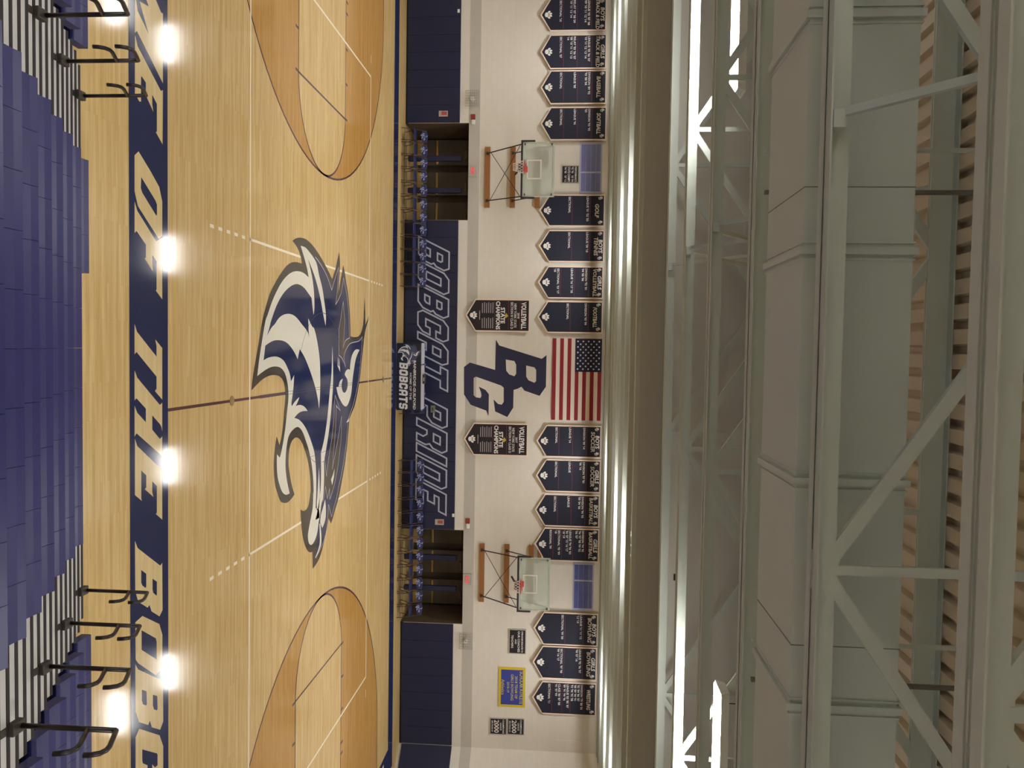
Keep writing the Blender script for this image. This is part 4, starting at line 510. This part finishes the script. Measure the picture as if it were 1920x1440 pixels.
# ================================================================ HOOPS
def hoop(cx, side, zoff):
    t = empty('basketball_hoop', (cx, WY, 0), 'wall mounted glass basketball hoop on brown boards, %s of the two' % side, 'basketball hoop')
    sx = -1 if side == 'left' else 1
    for z, a, b in ((2.96, -1.06, 1.06), (3.86, -1.06, 1.06), (4.74, -1.06, 1.06)):
        MB().box(a, b, -.09, -.002, z-.09, z+.09).obj('mounting_board', M_BOARDWOOD, t)
    MB().box(-.95*1, -.35, -.09, -.002, 4.96, 5.1).obj('upper_board', M_BOARDWOOD, t)
    BY = -1.3; bz = 4.3+zoff
    k = MB().box(-.9, .9, BY, BY+.012, bz, bz+1.04).obj('backboard_glass', mat('board_glass', srgb(206, 222, 212), rough=.05, alpha=.42), t)
    k = MB(); f = .035
    k.box(-.92, .92, BY-.012, BY+.03, bz-.02, bz+f); k.box(-.92, .92, BY-.012, BY+.03, bz+1.04-f, bz+1.06); k.box(-.92, -.92+f, BY-.012, BY+.03, bz, bz+1.04); k.box(.92-f, .92, BY-.012, BY+.03, bz, bz+1.04)
    k.obj('board_frame', mat('board_frame', srgb(190, 200, 190), rough=.4), t)
    k = MB(); k.box(-.95, .95, BY-.03, BY+.045, bz-.075, bz-.01)
    for s in (-1, 1): k.box(s*.95-.028, s*.95+.028, BY-.03, BY+.045, bz-.075, bz+.4)
    k.obj('board_padding', mat('black_pad', srgb(36, 38, 50), rough=.6), t, bevel=.012)
    k = MB(); q = [(-.305, bz+.15), (.305, bz+.15), (.305, bz+.6), (-.305, bz+.6)]; onwall(k, ribbon(q, .05), BY-.006); k.obj('target_square', M_WHITE, t)
    # rim
    k = MB(); rc = (0, BY-.38, bz+.08); k.tube([(rc[0]+.2286*math.cos(a*math.pi/12), rc[1]+.2286*math.sin(a*math.pi/12), rc[2]) for a in range(24)], .012, 8, True)
    k.box(-.08, .08, BY-.16, BY-.01, bz+.055, bz+.1); k.box(-.1, .1, BY-.03, BY-.012, bz, bz+.16); k.obj('rim', mat('rim_orange', srgb(206, 84, 78), rough=.4), t, smooth=False)
    k = MB()
    for i in range(12):
        a0 = i*math.pi/6
        for dr in (1, -1):
            pts = []
            for j in range(6):
                a = a0+dr*j*.26; r = .22-.022*j; pts.append((rc[0]+r*math.cos(a), rc[1]+r*math.sin(a), rc[2]-.02-.075*j))
            k.tube(pts, .006, 4)
    k.obj('net', mat('net_white', srgb(228, 216, 206), rough=.8), t)
    # steel struts and cross bracing
    st = []
    for s in (-1, 1):
        w_ = MB(); w_.tube([(s*.83, -.1, 2.96), (s*(.88), BY+.1, bz-.03)], .02, 8); w_.obj('strut', M_BLACK, t)
        w_ = MB(); w_.tube([(s*.83, -.1, 3.86), (s*.8, BY+.08, bz+.95)], .018, 8); w_.obj('strut', M_BLACK, t)
        
        for bz_ in (2.96, 3.86): MB().box(s*.83-.05, s*.83+.05, -.13, -.09, bz_-.04, bz_+.04).obj('bracket', M_DARK, t)
    for s in (-1, 1): w_ = MB(); w_.tube([(s*.84, -.25, 3.08), (-s*.88, BY+.18, bz-.1)], .011, 6); w_.obj('cross_brace', M_BLACK, t)
    w_ = MB(); w_.tube([(-.5, -.1, 5.03), (-.6, BY+.06, bz+.1)], .014, 6); w_.obj('strut', M_DARK, t)
    w_ = MB(); w_.box(.1*sx-.12, .1*sx+.12, BY+.03, BY+.3, bz-.18, bz+.12); w_.tube([(.1*sx, BY+.15, bz-.1), (.1*sx, -.1, bz-.35)], .035, 8); w_.obj('height_adjuster', M_DARK, t)
    k = MB()
    for a in (-.84, .84):
        for b in (.06, .96): k.box(a-.03, a+.03, BY-.02, BY+.02, bz+b-.02, bz+b+.02)
    k.obj('corner_bolt', M_DARK, t)
    return t
hoop(-7.1, 'left', 0); hoop(7.03, 'right', .1)

# ================================================================ TEAM CHAIRS AND SCORERS TABLE
MC = mat('chair_blue', srgb(42, 48, 98), rough=.4); MCL = mat('chair_logo', srgb(205, 210, 240), rough=.6); MFR = mat('chair_frame', srgb(66, 44, 38), rough=.4)
EMBF = [fill2d([l]) for l in EMB_CREAM[:9]]
def emb_small(k, cx, cz, s, y, mi=0):
    # emblem of the floor, upright and small
    for vs, fs in EMBF: k.add([(cx+(a-.2)*s, y, cz+(b+.3)*s) for a, b in vs], fs, mi)
def chair(label, group):
    t = empty('folding_chair', (0, 0, 0), label, 'chair', group)
    MB().box(-.19, .19, -.21, .2, .43, .465).obj('seat', MC, t, bevel=.012)
    k = MB(); pts = [(-.2+.4*i/8, .225+.03*math.sin(math.pi*i/8)) for i in range(9)]
    n = len(pts); bot = [(.62, -.02) for _ in pts]
    lo = [.615+.03*(1-math.sin(math.pi*i/8)) for i in range(9)]; hi = [.8+.035*math.sin(math.pi*i/8) for i in range(9)]
    vs = [(p[0], p[1], lo[i]) for i, p in enumerate(pts)]+[(p[0], p[1]+.03, hi[i]) for i, p in enumerate(pts)]+[(p[0], p[1]+.025, lo[i]) for i, p in enumerate(pts)]+[(p[0], p[1]+.055, hi[i]) for i, p in enumerate(pts)]
    fs = []
    for i in range(8): fs += [(i, i+1, 10+i, 9+i), (18+i, 27+i, 28+i, 19+i), (9+i, 10+i, 28+i, 27+i), (i, 18+i, 19+i, i+1)]
    fs += [(0, 9, 27, 18), (8, 26, 35, 17)]; k.add(vs, fs); bk = k.obj('backrest', MC, t)
    k = MB(); emb_small(k, -.01, .725, .036, .222); k.obj('printed_emblem', MCL, bk)
    for s in (-1, 1):
        k = MB(); k.tube([(s*.2, -.24, .0), (s*.2, -.16, .3), (s*.205, .03, .5), (s*.2, .25, .82)], .012, 6); k.obj('frame', MFR, t)
        k = MB(); k.tube([(s*.18, .28, .0), (s*.18, .1, .28), (s*.18, -.15, .44)], .012, 6); k.obj('leg', MFR, t)
    k = MB(); k.tube([(-.2, -.21, .12), (.2, -.21, .12)], .009, 6); k.tube([(-.18, .24, .1), (.18, .24, .1)], .009, 6); k.obj('stretcher', MFR, t)
    return t
LX = [-8.47, -7.99, -7.54, -7.07, -6.59, -6.11, -5.65, -5.2, -4.71, -4.27, -3.83, -3.39]; RX = [3.16, 3.61, 4.07, 4.56, 5.04, 5.52, 6.0, 6.48, 6.96, 7.44, 7.91, 8.38]; CX = [-.95, -.42, .62, 1.1]
ordn = ['first', 'second', 'third', 'fourth', 'fifth', 'sixth', 'seventh', 'eighth', 'ninth', 'tenth', 'eleventh', 'twelfth']
c0 = chair('x', 'x'); kids(c0); first = True
for arr, nm, grp in ((LX, 'left bench row', 'folding chairs in the left bench row'), (RX, 'right bench row', 'folding chairs in the right bench row'), (CX, 'row behind the table', 'folding chairs behind the scorers table')):
    for i, x in enumerate(arr):
        c = c0 if first else copy_tree(c0); first = False
        c.location = (x, 9.02 if arr is not CX else 9.12, 0); c.rotation_euler[2] = random.uniform(-.02, .02)
        c['label'] = 'blue folding chair with pale emblem, %s from the left in the %s' % (ordn[i], nm); c['group'] = grp
# scorers table
t = empty('scorers_table', (-.03, 8.3, 0), 'navy fronted scorers table with white team lettering at midcourt', 'table')
MB().box(-1.16, 1.16, 0, .04, .03, .88).obj('front_panel', mat('table_navy', srgb(24, 28, 50), rough=.5), t)
MB().box(-1.17, -.45, -.01, .5, .88, .905).obj('table_top', mat('table_top', srgb(196, 198, 208), rough=.4), t); MB().box(-.4, 1.13, -.01, .5, .88, .905).obj('table_top', MATS['table_top'], t)
for x in (-1.1, -.05, 1.1):
    for y in (.08, .45): MB().box(x-.02, x+.02, y-.02, y+.02, 0, .88).obj('leg', MFR, t)
k = MB(); y = -.004
for i, ch in enumerate('BOBCATS'):
    vf = fill2d(glyph(ch, -.49+i*.232, .12, .2, .3, .12)); onwall(k, vf, y)
tline(k, 'HOME OF THE', .33, .485, .1, y, 0, bold=.012, shear=.12, sx=1.45); tline(k, 'BAINBRIDGE-GUILFORD', .28, .615, .125, y, 0, bold=.02, shear=.12, maxw=1.7, sx=1.3)
k.obj('lettering', M_TXT, t)
k = MB()
for vs, fs in [fill2d(EMB_GREY)]: k.add([((a-.2)*.1-.76, -.003, (b+.3)*.1+.45) for a, b in vs], fs)
k.obj('emblem_ground', mat('emblem_slate', srgb(70, 78, 110), rough=.5), t)
k = MB(); emb_small(k, -.76, .45, .1, -.006); k.obj('emblem', M_TXT, t)
tb = empty('scoreboard_console', (.05, 8.52, .908), 'small dark scoreboard console on the scorers table', 'console')
MB().box(-.16, .16, -.1, .1, 0, .09).obj('case', M_DARK, tb, bevel=.01); k = MB(); tline(k, 'TEAM', 0, .03, .05, -.103, 0); k.obj('lettering', M_TXT, tb)
# ================================================================ ROOF STRUCTURE
JY = [-20.25, -18.73, -17.23, -15.74, -14.23, -12.63, -11.05, -9.46]+[-4.75+1.57*i for i in range(9)]+[9.3]
ZC = 7.23; ZTC = 8.315
def joist():
    t = empty('roof_joist', (0, 0, 0), 'x', 'joist', 'painted steel roof joists spanning the gym')
    def chord(z, up):
        k = MB(); d = 1 if up else -1
        for s in (-1, 1):
            k.box(-17, 17, min(s*.005, s*.082), max(s*.005, s*.082), z, z+.008)
            k.box(-17, 17, min(s*.005, s*.02), max(s*.005, s*.02), min(z, z+d*-.0)+(0 if d < 0 else -.1), z+(.1 if d < 0 else .008))
        return k
    chord(ZC, False).obj('bottom_chord', M_JOIST, t)
    k = MB()
    for s in (-1, 1):
        k.box(-17, 17, min(s*.005, s*.082), max(s*.005, s*.082), ZTC+.13, ZTC+.138); k.box(-17, 17, min(s*.005, s*.02), max(s*.005, s*.02), ZTC, ZTC+.13)
    k.obj('top_chord', M_JOIST, t)
    dm = None
    for i in range(-5, 6):
        x = 3.25*i
        for s in (-1, 1):
            if abs(x+s*1.625) > 17 or abs(x) > 17: continue
            k = MB(); k.bar((x, 0, ZC+.05), (x+s*1.625, 0, ZTC+.06), .065, .03, up=(0, 1, 0)); k.bar((x+s*.0, .02, ZC+.05), (x+s*1.625, .02, ZTC+.06), .012, .05, up=(0, 1, 0))
            k.obj('web_diagonal', M_JOIST, t)
        MB().box(x-.022, x+.022, -.012, .012, ZC+.01, ZTC+.05).obj('web_vertical', M_JOIST, t)
        MB().box(x-.09, x+.09, -.01, .01, ZC, ZC+.12).obj('gusset', M_JOIST, t)
    return t
j0 = joist(); kids(j0)
names = ['nearest to the camera', 'second nearest the camera', 'just above the near bleachers', 'crossing in front of the large duct', 'just behind the large duct', 'second beyond the large duct', 'third beyond the large duct', 'just before the boxed soffit']
for i, y in enumerate(JY):
    j = j0 if i == 0 else copy_tree(j0)
    j.location = (0, y, 0)
    j['label'] = ('painted steel roof joist ' + (names[i] if i < 8 else 'beyond the soffit, %s towards the far wall' % ordn[i-8])) if i < 19 else 'painted steel roof joist'
# cross bridging between neighbouring joists
def bridge(x, ya, yb, lab, both=True):
    t = empty('cross_bridging', (x, (ya+yb)/2, 0), lab, 'brace', 'diagonal braces between roof joists')
    m = (ya+yb)/2
    MB().bar((0, max(ya, yb)-m-.03, ZC+.03), (0, min(ya, yb)-m+.03, ZTC+.1), .035, .035).obj('brace_bar', M_JOIST, t)
    MB().box(-.01, .07, max(ya, yb)-m-.09, max(ya, yb)-m-.02, ZC+.01, ZC+.06).obj('brace_clip', M_JOIST, t)
    if both: MB().bar((.04, min(ya, yb)-m+.03, ZC+.03), (.04, max(ya, yb)-m-.03, ZTC+.1), .035, .035).obj('brace_bar', M_JOIST, t)
bridge(-2.05, -17.23, -15.74, 'single pale brace left of centre in front of the large duct', False)
for x, w_ in ((-2.05, 'left of centre'), (6.1, 'right of centre')):
    for a in range(4, 7): bridge(x, JY[a], JY[a+1], 'pale crossed braces %s, %s bay beyond the large duct' % (w_, ordn[a-4]))
# large duct
t = empty('air_duct', (0, -15.05, 7.23), 'large pale rectangular air duct running across the roof space', 'duct')
MB().box(-17, 17, -.39, .36, 0, .52).obj('duct_shell', M_DUCT, t)
for i in range(30):
    x = -16.18+1.13*i
    if x > 16.7: break
    k = MB(); k.box(x-.018, x+.018, -.41, .38, -.018, .54); k.box(x-.045, x-.036, -.398, .368, -.006, .53); k.box(x+.036, x+.045, -.398, .368, -.006, .53)
    k.obj('duct_flange', M_DUCT, t)
    if i % 2 == 1: MB().box(x-.31, x-.306, -.392, .362, -.002, .522).obj('duct_seam', mat('seam_grey', srgb(120, 124, 118)), t)
for x, lab in ((-2.05, 'left pair'), (.85, 'right pair')):
    t = empty('duct_hanger', (x, -14.62, 8.42), 'two thin rods behind the large duct, %s' % lab, 'hanger')
    for dx in (-.12, .12): MB().box(dx-.012, dx+.012, -.012, .012, -1.2, .05).obj('hanger_rod', mat('rod_grey', srgb(120, 114, 106)) if dx > 0 else M_JOIST, t)
# sprinkler-ish conduit and speaker high in the bay behind the duct
t = empty('roof_speaker', (1.0, -13.45, 8.0), 'grey round horn speaker hung behind the large duct', 'speaker')
k = MB(); k.prism(arc(0, .1, .1, 0, 2*math.pi, 16)[:-1], -.06, .12, 'y'); k.obj('horn', M_BULK, t); MB().box(-.015, .015, -.015, .015, .15, .46).obj('hanger_rod', M_JOIST, t)


# ================================================================ LED FIXTURES
def fixture(n=1.22):
    t = empty('led_high_bay', (0, 0, 0), 'x', 'light', 'long LED light fixtures under the roof deck')
    k = MB(); k.prism([(-.19, .0), (.19, .0), (.12, .09), (-.12, .09)], -n/2, n/2, 'x'); k.obj('housing', M_WHITE, t)
    MB().box(-n/2+.02, n/2-.02, -.17, .17, -.012, -.001).obj('lens', LENS, t)
    for s in (-1, 1): MB().box(s*.45-.004, s*.45+.004, -.004, .004, .08, .94).obj('hanger_rod', M_DARK, t)
    return t
f0 = fixture(); kids(f0)
FX = []
for y in (7.03, 3.89, .75, -2.4):
    for x in (-11.0, -4.05, 3.1, 10.2):
        if not (y == 3.89 and abs(x) < 6): FX.append((x, y))
for x in (-4.1, 2.95, -11.0, 10.2): FX.append((x, -11.4))
for x in (-12, -8.6, -5.2, 4.6, 8.0, 11.5): FX.append((x, -18.0))  # unseen lights added to brighten the roof and duct near the camera
for x in (-7.0, 5.0): FX.append((x, -20.9))  # unseen pair added to lift the ceiling brightness
rown = {7.03: 'row nearest the far wall', 3.89: 'second row from the far wall', .75: 'third row from the far wall', -2.4: 'fourth row from the far wall', -11.4: 'row between duct and soffit', -18.0: 'unseen row added above near bleachers', -20.9: 'unseen row added behind the camera'}
cnt = {}
for i, (x, y) in enumerate(FX):
    f = f0 if i == 0 else copy_tree(f0); f.location = (x, y, 7.62 if y == -11.4 else 7.53)
    c = cnt.get(y, 0); cnt[y] = c+1
    f['label'] = 'long white LED light, %s from the left in the %s' % (ordn[sorted(a for a, b in FX if b == y).index(x)], rown[y])

# ================================================================ BLEACHERS
Y0 = -10.28; RUN = .568; RISE = .265; ZS = .42; NR = 15
def bleacher(name, x0, x1, label, skip0=None):
    t = empty(name, ((x0+x1)/2, Y0, 0), label, 'bleachers')
    cx = (x0+x1)/2
    for r in range(NR):
        yf = -RUN*r; zt = ZS+RISE*r; k = MB(); a = x0-cx; b = x1-cx
        if r == 0 and skip0: b = skip0-cx
        nmod = max(1, round((b-a)/.457)); wd = (b-a)/nmod
        for m in range(nmod):
            xa = a+m*wd+.002; xb = a+(m+1)*wd-.002
            k.prism([(yf, zt-.13), (yf+.006, zt-.02), (yf-.02, zt), (yf-.10, zt-.012), (yf-.25, zt-.012), (yf-.29, zt+.003), (yf-.31, zt-.03), (yf-.31, zt-.13)], xa, xb, 'x')
        k.obj('bench_row', M_SEAT, t)
        if r > 0:
            k = MB(); k.box(a+.0, b, yf-.4, yf+RUN-.3, zt-ZS-.04, zt-ZS); k.obj('foot_deck', M_DKNAVY, t)
        k = MB(); k.box(a+.06, b-.06, yf-.33, yf-.3, zt-ZS, zt-.1); k.obj('riser', M_SEAT if r == 99 else M_DKNAVY, t)
    return t
AL = (-4.42, -3.13); AR = (1.26, 2.5)
bleacher('bleacher_section', -16.9, AL[0], 'blue plastic bleacher section left of the left aisle')
bleacher('bleacher_section', AL[1], AR[0], 'blue plastic bleacher section between the two aisles', skip0=-1.81)
bleacher('bleacher_section', AR[1], 16.9, 'blue plastic bleacher section right of the right aisle')
for (a, b), side in ((AL, 'left'), (AR, 'right')):
    t = empty('aisle_stairs', ((a+b)/2, Y0, 0), 'grey %s aisle steps with dark nosings through the blue bleachers' % side, 'stairs'); h = (b-a)/2
    for j in range(2*NR-2):
        z = .13+RISE/2*j; y = .28-.284*j
        wdt = h-.02 if j else h-.09
        k = MB(); k.box(-wdt, wdt, y-.30 if j else y-.42, y, z-.03, z, 0); k.box(-wdt, wdt, y-.034, y+.004, z-.035, z+.004, 1)
        k.box(-wdt, wdt, y-.31 if j else y-.42, y-.28, z-.13, z-.03, 1)
        k.obj('step', [M_TREAD, M_NOSE], t)
# aisle handrails: upright with two hooked grips that lean up the slope
def rail(x, y, z, label):
    t = empty('aisle_handrail', (x, y, z), label, 'handrail', 'black handrails down the bleacher aisles'); H = .83
    k = MB(); k.tube([(0, 0, 0), (0, 0, H-.02)], .021, 10); k.obj('post', M_BLACK, t, smooth=True)
    k = MB(); k.prism([(-.09, 0), (-.12, -.16), (.03, -.16), (.03, .0)], -.03, .03, 'x') if False else k.box(-.05, .05, -.1, .04, -.01, .05); k.box(-.035, .035, -.26, -.08, -.012, .004); k.obj('base_plate', M_DARK, t, bevel=.008)
    for zz in (H-.02, H*.7):
        k = MB(); P = [(0, 0, zz), (0, -.12, zz+.045), (0, -.24, zz+.09), (0, -.30, zz+.10), (0, -.35, zz+.08), (0, -.38, zz+.03), (0, -.39, zz-.02)]
        k.tube(P, .02, 10); k.obj('grip', M_BLACK, t, smooth=True)
for x, side in ((-3.9, 'left'), (1.99, 'right')):
    for i in range(5):
        y = -10.21-1.136*i; z = .3+2*RISE*i-.035
        rail(x, y, z, 'black hooked handrail in the %s aisle, %s up from the floor' % (side, ordn[i]))
